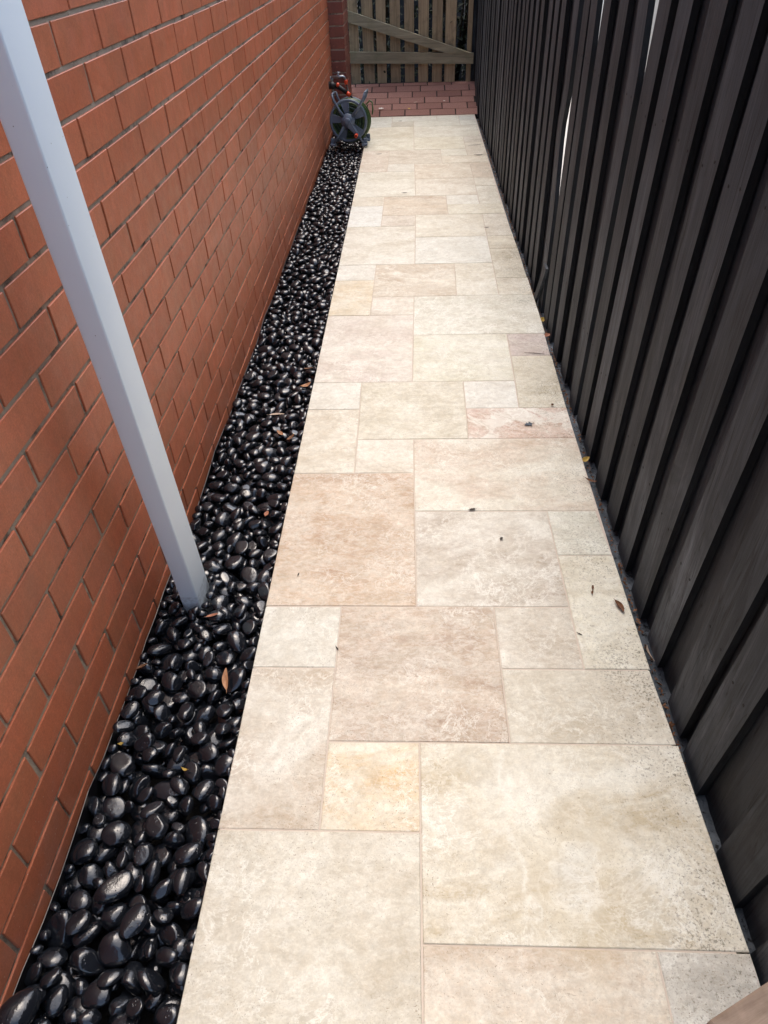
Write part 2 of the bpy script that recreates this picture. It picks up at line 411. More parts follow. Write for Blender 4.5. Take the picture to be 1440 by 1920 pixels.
M['soil'] = mat_dirt('dark_soil', (.012, .011, .010), (.03, .026, .022), (.05, .045, .04))
M['concrete'] = mat_dirt('spattered_concrete', (.06, .07, .08), (.13, .145, .16), (.02, .02, .02))
M['metal'] = mat_plain('pale_grey_painted_metal', lin((205, 212, 222)), .36, .04, 9, .04, .5)
M['plastic'] = mat_plain('blue_grey_plastic', lin((98, 112, 128)), .42, .08, 60, .08, .5)
M['plastic_dark'] = mat_plain('dark_grey_plastic', lin((52, 56, 62)), .45, .1, 60, .08, .5)
M['black'] = mat_plain('black_rubber', (.012, .012, .012), .5, .2, 60, .1, .4)
M['orange'] = mat_plain('orange_red_plastic', (.75, .075, .02), .35, .08, 60, .04, .5)
M['hose'] = mat_plain('dark_green_hose_rubber', (.02, .06, .03), .4, .2, 40, .05, .5)
M['hose_stripe'] = mat_plain('light_green_hose_rubber', (.07, .12, .035), .4, .2, 40, .05, .5)
M['brass'] = mat_plain('dull_chromed_brass', (.30, .31, .32), .35, .2, 60, .1, .5, .85)
M['membrane'] = mat_plain('black_plastic_membrane', (.008, .008, .009), .3, .2, 20, .3, .5)
M['render'] = mat_plain('pale_rendered_wall', lin((206, 204, 198)), .85, .05, 8, .2, .3)
M['leafgreen'] = mat_plain('dark_green_leaf', (.018, .030, .012), .5, .3, 5, .1, .4)
M['wood'] = mat_plain('shrub_stem_wood', (.05, .04, .03), .8, .3, 20, .3, .2)

# ------------------------------------------------------------------ ground
def sheet(name, x0, x1, y0, y1, z, mat, n=1, amp=0, label=None):
    nx = max(1, int((x1-x0)/n)) if n != 1 else 1; ny = max(1, int((y1-y0)/n)) if n != 1 else 1
    vs = []; fs = []
    for j in range(ny+1):
        for i in range(nx+1):
            vs.append((x0+(x1-x0)*i/nx, y0+(y1-y0)*j/ny, z+random.uniform(-amp, amp)))
    for j in range(ny):
        for i in range(nx):
            b = j*(nx+1)+i; fs.append((b, b+1, b+nx+2, b+nx+1))
    me = bpy.data.meshes.new(name); me.from_pydata(vs, [], fs)
    o = link(name, me, mat, smooth=amp > 0); o['kind'] = 'structure'
    return o
sheet('ground', -60, 60, -60, 60, -.14, M['soil'])
sheet('kerb_strip', .55, .78, -1.5, 7.35, -.040, M['concrete'], .02, .004)

# ------------------------------------------------------------------ travertine path
S = .2032
vy = [0, 2, 6, 10, 12, 14, 16, 18, 20, 22, 24, 26, 28, 30, 34, 36.4]
dy = [0, -2, 3, -13, -14, -9, 3, 17, 20, 14, 0, -14, -14, -6, 0, 0]
def YV(v): return S*v + np.interp(v, vy, dy)/1000
cx = {-2: ([0, 40], [-6, 0]), -1: ([3, 6, 10, 12, 17, 24], [4, 2, -3, -10, -2, 6]),
      0: ([2, 4, 8, 10, 12, 16, 20, 24, 30], [11, 9, -1, -4, -8, -1, 8, 11, 2]),
      1: ([4, 6, 10, 12, 16, 18, 22, 30], [11, 9, -10, -7, 6, 13, 11, 11]),
      2: ([2, 5, 8, 11, 13, 18, 22, 26, 30], [25, 11, 7, -10, 3, 15, 20, 18, 10])}
def XU(u, v):
    if u == 9:
        return float(np.interp(v*S, [.4, .8, 1.0, 1.4, 1.65, 2.2, 2.85, 3.9, 4.5, 7.3], [.597, .588, .580, .576, .567, .571, .581, .582, .568, .569]))
    a, b = cx[u]; return S*u + float(np.interp(v, a, b))/1000
CR = (228, 220, 204)
T = [  # u0,u1,v0,v1, base colour, accent colour, accent amount, vein
 (-2, 0, 0, 3, (216, 206, 188), (204, 188, 164), .7, .15), (0, 2, 0, 2, (230, 214, 194), (196, 166, 138), .9, .2), (2, 9, 0, 2, (224, 218, 210), (166, 158, 148), .8, .5),
 (0, 9, 2, 4, (236, 228, 212), (204, 184, 150), .95, .45), (-1, 0, 3, 4, (230, 220, 198), (224, 174, 100), .85, .1), (-2, -1, 3, 5, (226, 216, 202), (196, 170, 144), .9, .1),
 (-1, 1, 4, 6, (206, 182, 160), (176, 144, 120), .95, .25), (1, 9, 4, 5, (232, 223, 206), (198, 182, 158), .8, .3), (-2, -1, 5, 6, (228, 222, 210), (206, 192, 172), .6, .2),
 (1, 2, 5, 6, (216, 204, 188), (192, 172, 150), .9, .3), (2, 9, 5, 7, (228, 219, 198), (208, 192, 160), .8, .2), (2, 9, 7, 8, (230, 226, 212), (190, 182, 158), .6, .6),
 (0, 2, 6, 8, (226, 217, 204), (176, 154, 134), .8, .6), (-2, 0, 6, 9, (208, 178, 150), (190, 150, 116), .95, .3), (0, 9, 8, 10, (230, 220, 202), (210, 178, 152), .8, .4),
 (-1, 0, 9, 10, (228, 217, 200), (208, 188, 164), .7, .2), (-2, -1, 9, 11, (230, 220, 202), (208, 186, 156), .7, .4), (-1, 1, 10, 12, (220, 209, 188), (194, 178, 146), .9, .2),
 (-2, -1, 11, 12, (234, 228, 216), (214, 200, 182), .5, .3), (1, 2, 11, 12, (236, 232, 224), (220, 210, 196), .5, .2), (1, 9, 10, 11, (210, 174, 154), (202, 160, 140), .8, .95),
 (2, 9, 11, 13, (224, 213, 192), (196, 180, 148), .8, .2), (2, 9, 13, 14, (198, 176, 168), (184, 160, 154), .8, .1), (0, 2, 12, 14, (232, 226, 210), (212, 202, 170), .8, .4),
 (-2, 0, 12, 15, (228, 216, 202), (212, 190, 176), .8, .4), (0, 9, 14, 16, (232, 226, 212), (210, 202, 180), .7, .6), (-2, -1, 15, 17, (226, 212, 188), (222, 190, 140), .8, .2),
 (-1, 0, 15, 16, (226, 213, 196), (204, 182, 160), .7, .3), (-2, -1, 17, 18, (232, 226, 214), (210, 202, 188), .5, .3), (-1, 1, 16, 18, (228, 214, 194), (192, 162, 128), .9, .6),
 (1, 2, 16, 18, (232, 224, 208), (214, 198, 170), .7, .6), (2, 9, 16, 17, (230, 221, 202), (206, 188, 160), .8, .6), (2, 9, 17, 19, (216, 204, 182), (184, 168, 138), .8, .4),
 (2, 9, 19, 20, (222, 210, 186), (196, 178, 148), .8, .4), (2, 9, 20, 22, (222, 210, 192), (204, 186, 162), .7, .3), (0, 2, 18, 20, (234, 230, 220), (216, 210, 196), .6, .4), (0, 2, 20, 22, (232, 224, 208), (210, 192, 162), .7, .4),
 (-2, 0, 18, 21, (230, 222, 208), (208, 192, 166), .8, .3), (-2, -1, 21, 23, (236, 234, 228), (220, 216, 208), .5, .2), (-1, 0, 21, 22, (222, 208, 192), (204, 184, 164), .8, .4), (-1, 1, 22, 24, (214, 192, 166), (184, 154, 124), .9, .4),
 (1, 9, 22, 23, (230, 220, 198), (212, 196, 164), .7, .3), (1, 2, 23, 24, (234, 228, 216), (220, 210, 194), .6, .2), (-2, -1, 23, 24, (228, 218, 200), (210, 192, 166), .7, .3), (-2, 0, 24, 27, (232, 225, 210), (214, 202, 178), .7, .3),
 (2, 9, 23, 25, (230, 222, 206), (214, 200, 176), .7, .4), (2, 9, 25, 26, (232, 223, 206), (214, 196, 170), .7, .3), (0, 2, 24, 26, (230, 219, 202), (206, 182, 154), .8, .4), (0, 2, 26, 28, (228, 214, 194), (204, 178, 148), .8, .4), (2, 9, 26, 28, (220, 200, 178), (200, 172, 146), .7, .3),
 (-1, 0, 27, 28, (232, 226, 214), (216, 204, 186), .6, .3), (-2, -1, 27, 30, (218, 200, 182), (202, 172, 146), .8, .4), (-1, 1, 28, 30, (218, 204, 186), (196, 174, 150), .8, .3), (1, 9, 28, 29, (228, 214, 192), (206, 184, 156), .7, .3), (1, 2, 29, 30, (232, 226, 210), (216, 204, 180), .6, .3),
 (2, 9, 29, 31, (222, 208, 190), (204, 186, 162), .7, .3), (0, 2, 30, 32, (230, 222, 202), (212, 198, 168), .7, .4), (-2, 0, 30, 32, (228, 220, 200), (208, 194, 166), .8, .4), (2, 9, 31, 32, (210, 198, 184), (194, 178, 162), .7, .2),
 (-2, 0, 32, 34, (224, 214, 194), (202, 186, 156), .8, .4), (0, 9, 32, 34, (228, 222, 208), (206, 196, 176), .7, .4), (-1, 0, 34, 35, (200, 190, 174), (182, 170, 150), .7, .3), (-2, -1, 34, 36, (220, 218, 208), (202, 200, 190), .6, .3),
 (0, 2, 34, 35, (226, 222, 208), (208, 202, 186), .6, .3), (-1, 1, 35, 36, (224, 220, 208), (206, 200, 188), .6, .3), (1, 2, 35, 36, (222, 218, 206), (200, 194, 180), .6, .3), (2, 9, 34, 35, (222, 218, 206), (200, 194, 182), .6, .3), (2, 9, 35, 36, (204, 204, 200), (190, 190, 186), .6, .2),
 (-2, 0, -3, 0, CR, (204, 188, 162), .7, .3), (0, 9, -2, 0, CR, (204, 188, 162), .7, .5), (0, 2, -4, -2, (218, 200, 180), (196, 172, 148), .8, .3), (2, 9, -4, -2, CR, (204, 188, 162), .7, .3), (-2, 0, -5, -3, CR, (206, 184, 160), .7, .3), (0, 9, -5, -4, CR, (204, 188, 162), .7, .3),
]
def build_path():
    V = []; F = []; tc = []; ac = []; pr = []
    sd = random.Random(5)
    for (u0, u1, v0, v1, c0, c1, am, ve) in T:
        g = .0013
        P = [[XU(u0, v0)+g, YV(v0)+g], [XU(u1, v0)-g, YV(v0)+g], [XU(u1, v1)-g, YV(v1)-g], [XU(u0, v1)+g, YV(v1)-g]]
        if u1 == 9:
            j = sd.uniform(-.004, .004); P[1][0] += j; P[2][0] += j
        zt = sd.uniform(-.0006, .0006); tx = sd.uniform(-.0008, .0008)
        # outline points with small rounding at the corners and a slightly worn arris
        n = 10; ring = []
        for k in range(4):
            A, B = P[k], P[(k+1) % 4]
            for q in range(n):
                f = q/n; f = .5-.5*math.cos(math.pi*f)
                ring.append((A[0]+(B[0]-A[0])*f, A[1]+(B[1]-A[1])*f))
        cxm = sum(p[0] for p in P)/4; cym = sum(p[1] for p in P)/4
        def shr(p, d, jit):
            x, y = p; d = d+sd.uniform(0, jit)
            x += d if x < cxm else -d; y += d if y < cym else -d
            return x, y
        b = len(V); m = len(ring)
        top = [shr(p, .0016, .0007) for p in ring]; mid = [shr(p, .0, .0006) for p in ring]
        for i, p in enumerate(ring):        # flatten: only the edge the point lies on moves
            k = i//n
            x, y = top[i]; mx, my = mid[i]
            if i % n:
                if k in (0, 2): x = p[0]; mx = p[0]
                else: y = p[1]; my = p[1]
            top[i] = (x, y); mid[i] = (mx, my)
        V += [(x, y, zt+tx*(x-cxm)/.3) for x, y in top]
        V += [(x, y, zt-.0016) for x, y in mid]
        V += [(x, y, -.032) for x, y in mid]
        fs = [list(range(b, b+m))]
        for i in range(m):
            j = (i+1) % m
            fs += [[b+i, b+m+i, b+m+j, b+j], [b+m+i, b+2*m+i, b+2*m+j, b+m+j]]
        F += fs
        s1 = sd.random()
        for _ in fs: tc.append((*lin(c0), 1)); ac.append((*lin(tuple(q*.955 for q in c1)), 1)); pr.append((am, ve, s1, 1))
    me = bpy.data.meshes.new('travertine_path'); me.from_pydata(V, [], F)
    bm = bmesh.new(); bm.from_mesh(me); bmesh.ops.recalc_face_normals(bm, faces=bm.faces); bm.to_mesh(me); bm.free()
    for nm, dat in (('tcol', tc), ('acol', ac), ('par', pr)):
        a = me.attributes.new(nm, 'FLOAT_COLOR', 'FACE'); a.data.foreach_set('color', np.array(dat, 'f').ravel())
    o = link('travertine_path', me, M['trav']); o['kind'] = 'structure'
    g = MB(); g.box(((-.409+.575)/2, 3.17, -.034), (.575+.409-.004, 8.35, .0645)); go = g.build('grout_bed', M['grout']); go['kind'] = 'structure'
build_path()

# ------------------------------------------------------------------ brick paved ramp at the gate
def build_ramp():
    m = MB(); slope = .255; y0 = 7.372; L = .118
    ang = math.atan(slope)
    rot = Matrix.Rotation(ang, 3, 'X')
    r = random.Random(3)
    for k in range(6):
        DL = L if k < 5 else L*.55
        yc = y0+k*L+DL/2; off = (0, .125, .05, .17, .09, .02, .14)[k]
        x = -.80-off
        while x < .62:
            ln = .236; x1 = min(x+ln, .615+r.uniform(-.006, .004)); 
            if x1-x > .03:
                xc = (x+x1)/2; tl = .010*math.cos((xc+.1)*2.0)   # the courses bow a little
                m.box((xc, yc+tl, (yc-y0)*slope-.028+r.uniform(-.001, .001)), (x1-x-.005, (DL-.006)/math.cos(ang), .05), rot, r.random(), .003, .0006)
            x += ln+.004
    o = m.build('brick_paving', M['paver']); o['kind'] = 'structure'
    b = MB(); yc = y0+.345
    b.box((-.09, yc, .345*slope-.034), (1.45, .70, .05), rot); bo = b.build('sand_bed', M['soil']); bo['kind'] = 'structure'
build_ramp()

# ------------------------------------------------------------------ brick wall and pier
WX = -.735; CH = .0868
def brick(m, y0, y1, z0, z1, r, x=WX, depth=.10):
    m.box((x-depth/2, (y0+y1)/2, (z0+z1)/2), (depth, y1-y0, z1-z0), None, r.random(), .0012, .0006)
def build_wall():
    r = random.Random(9); root = empty('brick_wall', (WX, 3.2, 0))
    tag(root, 'long red brick house wall with raked mortar joints beside the black pebbles', 'wall')
    m = MB()
    for k in range(-1, 29):
        zt = -.016+CH*k; zb = zt-.0765
        ph = .75 if k % 2 == 0 else .886
        y = ph-.2535*9
        while y < 7.9:
            y1 = min(y+.2535, 7.9)
            j = r.uniform(-.002, .002)
            brick(m, y+.005+j, y1-.005+r.uniform(-.002, .001), zb+r.uniform(-.0008, .0008), zt+r.uniform(-.0008, .0008), r, WX+r.uniform(-.0008, .0008))
            y += .2535
    ob = m.build('brick_face', M['brick']); ob.parent = root; ob.matrix_parent_inverse = Matrix.Translation((-WX, -3.2, 0))
    mm = MB(); mm.box((WX-.0592, 3.1, 1.15), (.11, 9.6, 2.65), None); mo = mm.build('mortar', M['mortar']); mo.parent = root; mo.matrix_parent_inverse = Matrix.Translation((-WX, -3.2, 0))
    p = MB(); root2 = empty('brick_pier', (-.67, 7.55, 0))
    tag(root2, 'dark red brick pier standing out from the wall behind the hose reel', 'pillar')
    for k in range(-1, 29):
        zt = .022+CH*k; zb = zt-.0765
        a = r.random()
        if k % 2: segs = [(7.28, 7.51), (7.52, 7.83)]
        else: segs = [(7.28, 7.39), (7.40, 7.63), (7.64, 7.83)]
        for i, (ya, yb) in enumerate(segs):
            p.box(((-.737-.607)/2, (ya+yb)/2, (zt+zb)/2), (.13, yb-ya, zt-zb), None, r.random(), .0025, .0012)
    po = p.build('brick_face', M['pierbrick']); po.parent = root2; po.matrix_parent_inverse = Matrix.Translation((.67, -7.55, 0))
    q = MB(); q.box((-.675, 7.555, 1.15), (.126, .542, 2.65)); qo = q.build('mortar', M['mortar']); qo.parent = root2; qo.matrix_parent_inverse = Matrix.Translation((.67, -7.55, 0))
    # membrane edging folded up against the wall foot
    e = MB(); pts = []
    n = 90
    vs = []; fs = []
    for i in range(n+1):
        y = -.6+i*7.8/n
        h = -.040+.006*math.sin(i*.9)+r.uniform(-.004, .004)+(.010 if 9 < i < 16 else 0)
        dx = .004+.003*math.sin(i*.55)+r.uniform(0, .002)
        vs += [(WX+.004+dx, y, -.12), (WX+.004+dx, y, h), (WX+.0028+dx, y, h+.0004), (WX+.0028+dx, y, -.12)]
    for i in range(n):
        for q in range(3): fs.append((4*i+q, 4*i+q+1, 4*i+5+q, 4*i+4+q))
    e.add(vs, fs, sm=False)
    eo = e.build('edging_membrane', M['membrane']); tag(eo, 'thin black plastic membrane edging tucked between brick wall and pebbles', 'edging')
build_wall()

# ------------------------------------------------------------------ downpipe
def build_pipe():
    root = empty('downpipe', (-.6584, 1.2536, 0)); tag(root, 'pale grey rectangular metal downpipe standing in the pebbles before the brick wall', 'downpipe')
    m = MB(); W, D = .0501, .0992; ax, ay = .0123, -.0817; z0, z1 = -.10, 2.45; rr = .004
    ring = []
    for (cx0, cy0, a0) in ((rr, rr, 180), (W-rr, rr, 270), (W-rr, D-rr, 0), (rr, D-rr, 90)):
        for k in range(5):
            a = R(a0+k*22.5); ring.append((cx0+rr*math.cos(a), cy0+rr*math.sin(a)))
    n = len(ring); lv = 14; vs = []
    for i in range(lv+1):
        z = z0+(z1-z0)*i/lv; dz = z+.03
        wob = .0006*math.sin(i*1.7)
        vs += [(x+ax*dz+wob, y+ay*dz, z) for x, y in ring]
    fs = [[i*n+k, i*n+(k+1) % n, (i+1)*n+(k+1) % n, (i+1)*n+k] for i in range(lv) for k in range(n)]
    m.add(vs, fs, sm=True)
    t = NT('pale_grey_painted_steel'); V = t.coord()
    c = t.mix(t.noise(V, 3, 4), lin((222, 234, 242)), lin((232, 242, 249)))
    zs = t.n('ShaderNodeSeparateXYZ'); t.set(zs.inputs[0], V)
    spk = t.ramp(t.vor(V, 38), (.03, 1.0), (.045, 0.0))
    c = t.mix(t.math('MULTIPLY', spk, .7), c, lin((90, 88, 84)))
    dirt = t.math('MULTIPLY', t.ramp(zs.outputs[2], (-.05, .3), (-.03, 0.0)), t.ramp(t.noise(V, 60, 6, .7), (.42, 0.0), (.6, 1.0)))
    c = t.mix(dirt, c, lin((70, 66, 62)))
    scr = t.math('ABSOLUTE', t.math('SUBTRACT', t.noise(t.coord((1, 1, .5)), 6, 3, .5, 1.5), .5))
    scr = t.math('MULTIPLY', t.ramp(scr, (0.0, 1.0), (.008, 0.0)), t.ramp(t.noise(V, 2.5, 2), (.6, 0.0), (.66, 1.0)))
    c = t.mix(t.math('MULTIPLY', scr, .6), c, lin((110, 106, 104)))
    mt = t.out(c, t.ramp(t.noise(V, 14, 4), (.3, .3), (.7, .42)), t.bump(t.noise(V, 5, 2), .15, .004), .5)
    o = m.build('pipe', mt, root)
    b = MB()
    b.box((W/2+ax*1.6-.0, D/2+ay*1.6, 1.6), (W+.004, D+.004, .03), None, 0, .001)
    b.box((-.012+ax*1.6, D/2+ay*1.6, 1.6), (.05, .03, .03), None, 0, .001)
    b.build('wall_bracket', M['metal'], root)
build_pipe()

# ------------------------------------------------------------------ fence
FX = .603
def build_fence():
    r = random.Random(21)
    root = empty('paling_fence', (FX, 3.5, 0))
    tag(root, 'tall black stained timber paling fence of overlapping upright boards along the path', 'fence')
    near = [-1.30, -1.12, -.94, -.76, -.58, -.40, -.22, -.04, .14, .310, .489, .708, .843, 1.035, 1.201, 1.380, 1.540, 1.709, 1.908, 2.060, 2.213, 2.43, 2.630, 2.801, 2.925, 3.101, 3.345]
    y = 3.345
    while y < 8.9:
        y += r.choice([.165, .175, .18, .19, .15]); near.append(y)
    F = MB(); B = MB(); H = 1.82
    lean = lambda y, z: (-.062 if y < 2.0 else -.062*max(0, (3.2-y)/1.2))*(z)
    slits = {}
    def board(MBx, y0, w, x, th, z0, z1, a, edge=None, wav=0, tilt=0, bow=0, shift=None):
        nz = 30; vs = []; p1 = r.uniform(0, 6)
        for i in range(nz+1):
            z = z0+(z1-z0)*i/nz; l = lean(y0, z) + (shift(z) if shift else 0) + tilt*z + wav*math.sin(z*2.2+p1)
            w2 = 0 if edge is None else edge(z)
            e0, e1 = r.uniform(-.0006, .0006), r.uniform(-.0006, .0006)
            bx = bow*math.sin(math.pi*max(0, z)/H)
            vs += [(x+bx, y0+l+e0, z), (x+bx, y0+w+w2+l+e1, z), (x+th+bx, y0+w+w2+l+e1, z), (x+th+bx, y0+l+e0, z)]
        fs = [[4*i+q, 4*i+(q+1) % 4, 4*i+4+(q+1) % 4, 4*i+4+q] for i in range(nz) for q in range(4)]
        fe = [fs[k] for k in range(len(fs)) if k % 4 in (1, 3)]; fd = [fs[k] for k in range(len(fs)) if k % 4 in (0, 2)]
        MBx.add(vs, fd, a)
        b0 = len(MBx.v)-len(vs)
        for f in fe+[[0, 1, 2, 3], [4*nz+3, 4*nz+2, 4*nz+1, 4*nz]]:
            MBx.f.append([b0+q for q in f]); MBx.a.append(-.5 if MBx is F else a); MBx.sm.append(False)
    th = .0175
    noback = []
    SH = {2.213: lambda z: (max(0, .20*(z-1.09)) if z < 1.6 else .10), 2.801: lambda z: (.10*max(0, z-1.07) if z < 1.5 else .043),
          3.101: lambda z: .054*max(0, min(1, (.875-z)/.13, (z-.455)/.30, .62+.38*(.9-z)/.3 if z > .6 else 1))}
    for i, y0 in enumerate(near):
        nxt = near[i+1] if i+1 < len(near) else y0+.18
        gap_to = nxt-y0
        w = min(.100+r.uniform(-.004, .004), gap_to-.035)
        x = FX+r.uniform(-.0015, .003)+(.0 if y0 < 2.5 else r.uniform(-.004, .004))
        z0 = -.028+r.uniform(-.006, .012)
        a = r.random(); edge = None; t = r.uniform(-.004, .004)
        shift = None; wav = .0012
        # three warped palings pull away from their neighbours and let daylight through
        if abs(y0-2.213) < .001: shift = SH[y0]; t = 0
        if abs(y0-2.801) < .001: shift = SH[y0]; t = 0
        if abs(y0-3.101) < .001: shift = SH[y0]; t = 0; wav = 0
        if y0 in (2.060, 2.630, 2.925, 2.213, 2.801, 3.101): t = 0; x = FX; w = .1; wav = 0
        board(F, y0, w, x, th, z0, H, a, edge, wav, t, 0, shift)
        for zz in (.30, 1.02, 1.62):
            for q in (.2, .8):
                zc = zz+r.uniform(-.012, .012); yc = y0+w*q+r.uniform(-.006, .006)+lean(y0, zc)+t*zc
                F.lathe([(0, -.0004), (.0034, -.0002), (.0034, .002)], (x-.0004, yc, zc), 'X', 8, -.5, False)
    # rear boards fill the gaps
    for i in range(len(near)-1):
        y0 = near[i]; nxt = near[i+1]
        cxy = (y0+.10+nxt)/2; cxy += .012; wB = (nxt-(y0+.10))+.066+r.uniform(0, .012)
        if y0 in (2.060, 2.630, 2.925): continue
        if y0 in (2.213, 2.801, 3.101):
            st = y0+(.118 if y0 > 3 else .092)
            board(B, st, nxt+.03-st, FX+.0215, th, -.045, H-.01, r.random(), None, 0, 0, 0, SH[y0]); continue
        board(B, cxy-wB/2, wB, FX+.0215+r.uniform(0, .003), th, -.05+r.uniform(-.005, .008), H-.01, r.random(), None, .001, r.uniform(-.003, .003))
    inv = Matrix.Translation((-FX, -3.5, 0))
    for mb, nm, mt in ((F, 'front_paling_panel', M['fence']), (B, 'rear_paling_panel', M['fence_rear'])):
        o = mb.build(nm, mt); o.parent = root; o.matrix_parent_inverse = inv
    for zz in (.30, 1.02, 1.62):
        Rl = MB()
        for ya in range(-1, 9): 
            if ya == 3 and zz < .9: pass
            pass
        Rl.box((FX+.062, 4.0, zz), (.038, 10.0, .07), None, r.random(), .002)
        o = Rl.build('rail', M['fence_rear']); o.parent = root; o.matrix_parent_inverse = inv
    for ya in (-.65, 1.75, 4.25, 6.55, 8.65):
        P = MB(); P.box((FX+.135, ya, .85), (.10, .10, 1.95), None, r.random(), .004)
        o = P.build('post', M['fence_rear']); o.parent = root; o.matrix_parent_inverse = inv
    # the broken paling that kicks out at its foot
    K = MB(); nz = 12; vs = []
    for k in range(nz+1):
        f = k/nz; z = -.025+f*.235; kick = (1-f)**1.15
        x = FX-.014-.006*kick; yy = 3.035+.165*kick
        vs += [(x, yy, z), (x, yy+.050+.02*f, z), (x+.012, yy+.050+.02*f, z), (x+.012, yy, z)]
    K.add(vs, [[4*k+q, 4*k+(q+1) % 4, 4*k+4+(q+1) % 4, 4*k+4+q] for k in range(nz) for q in range(4)]+[[0, 1, 2, 3], [4*nz+3, 4*nz+2, 4*nz+1, 4*nz]], .3)
    o = K.build('broken_paling', M['fence']); o['label'] = 'split black paling kicking out at its foot'; o.parent = root; o.matrix_parent_inverse = inv
build_fence()

sheet('neighbour_path', .86, 2.3, -3, 12, -.03, M['render'])
# neighbour's pale wall glimpsed through the fence
nb = MB()
nb.box((2.35, 4.5, .95), (.2, 16, 2.2), None, 0, .004)
no = nb.build('neighbour_wall', M['render']); tag(no, 'pale rendered wall glimpsed through slits in the black fence', 'wall')

# timber plank end reaching in from the fence at the lower right
def build_plank():
    m = MB(); a = Vector((.330, .190, .47)); dr = Vector((.080, .039, 0)).normalized(); L = .30
    ang = math.atan2(dr.y, dr.x); rot = Matrix.Rotation(ang, 3, 'Z')
    nr = Vector((-dr.y, dr.x, 0))
    c = a+dr*L/2-nr*.045-Vector((0, 0, .02))
    o = MB(); o.box((0, 0, 0), (L, .09, .04), None, .6, .003, .001)
    ob = o.build('timber_plank', M['plank']); ob.location = c; ob.rotation_euler = (0, 0, ang)
    tag(ob, 'brown weathered timber plank end poking in from the black fence at lower right', 'plank')
build_plank()

# ------------------------------------------------------------------ gate
def build_gate():
    A = Vector((-.66, 8.095, 0)); Bp = Vector((.60, 7.985, 0)); ang = math.atan2(Bp.y-A.y, Bp.x-A.x)
    root = empty('timber_gate', A, ang)
    tag(root, 'weathered timber paling gate with diagonal brace closing the end of the path', 'gate')
    r = random.Random(4)
    xs = [(-.700, -.598), (-.555, -.438), (-.398, -.296), (-.25, -.142), (-.096, .006), (.058, .166), (.205, .313), (.347, .461)]
    m = MB()
    for (a, b) in xs:
        a = a*.897+.66; b = b*.897+.66
        zb = .150-.022*(a/1.26)+r.uniform(-.004, .004)
        m.box(((a+b)/2, .022, (zb+1.72)/2), (b-a, .016, 1.72-zb), Matrix.Rotation(r.uniform(-.006, .006), 3, 'Y'), r.random(), .0015, .001)
    m.build('board_panel', M['gate'], root)
    q = MB()   # bottom rail, front face standing proud
    def slab(mb, pts, y0, y1, a): mb.poly(pts, y0, y1, a)
    slab(q, [(-.03, .337), (1.25, .316), (1.25, .403), (-.03, .433)], -.030, .0135, .5); q.build('rail', M['gate_rail'], root)
    q = MB(); slab(q, [(-.03, 1.44), (1.25, 1.42), (1.25, 1.52), (-.03, 1.54)], -.030, .0135, .3); q.build('rail', M['gate_rail'], root)
    q = MB(); slab(q, [(.0, .682), (.975, .4095), (1.225, .4045), (.0, .775)], -.034, .0115, .8); q.build('brace', M['gate_rail'], root)
    q = MB(); q.box((1.205, .05, .93), (.045, .05, 1.6), None, .2, .002); q.build('stile', M['gate'], root)
build_gate()
# gate post by the fence
gp = MB(); gp.box((.565, 8.10, .95), (.07, .09, 1.9), None, .1, .004); go = gp.build('gate_post', M['fence']); tag(go, 'dark square timber post between the gate and the black fence', 'post')

# shrub behind the gate
def build_shrub(x, y, h, wd, seed, label):
    r = random.Random(seed); root = empty('shrub', (x, y, 0)); tag(root, label, 'shrub', 'dark shrubs behind the gate')
    st = MB()
    for k in range(7):
        a = r.uniform(0, 6.28); q = Vector((math.cos(a)*wd*.6, math.sin(a)*.3, h*r.uniform(.6, .95)))
        st.tube([(0, 0, -.1), q*.4+Vector((0, 0, .1)), q], [.018, .012, .004], 6)
    st.build('stem', M['wood'], root)
    lf = MB()
    for k in range(2600):
        c = Vector((r.gauss(0, wd*.42), r.gauss(0, .22), r.uniform(.02, h)))
        s = r.uniform(.018, .04); e = Euler((r.uniform(-1, 1), r.uniform(-1, 1), r.uniform(0, 6.28))).to_matrix()
        vs = [c+e @ Vector(v)*s for v in ((-1, 0, 0), (-.2, .42, .1), (1, 0, 0), (-.2, -.42, .1))]
        lf.add(vs, [(0, 1, 2), (0, 2, 3)], r.random())
    lf.build('foliage', M['leafgreen'], root, fix=False)
build_shrub(-.35, 8.75, 2.0, .55, 1, 'dark leafy shrub glimpsed behind the left half of the timber gate')
build_shrub(.45, 8.8, 2.1, .55, 2, 'dark leafy shrub glimpsed behind the right half of the timber gate')
bk = MB()
for i in range(22): bk.box((-1.6+i*.15, 9.55+(i % 2)*.012, .95), (.146, .02, 2.1), None, random.random(), .002)
bo = bk.build('boundary_fence', M['fence_rear']); tag(bo, 'dark timber fence in deep shade beyond the gate', 'fence')

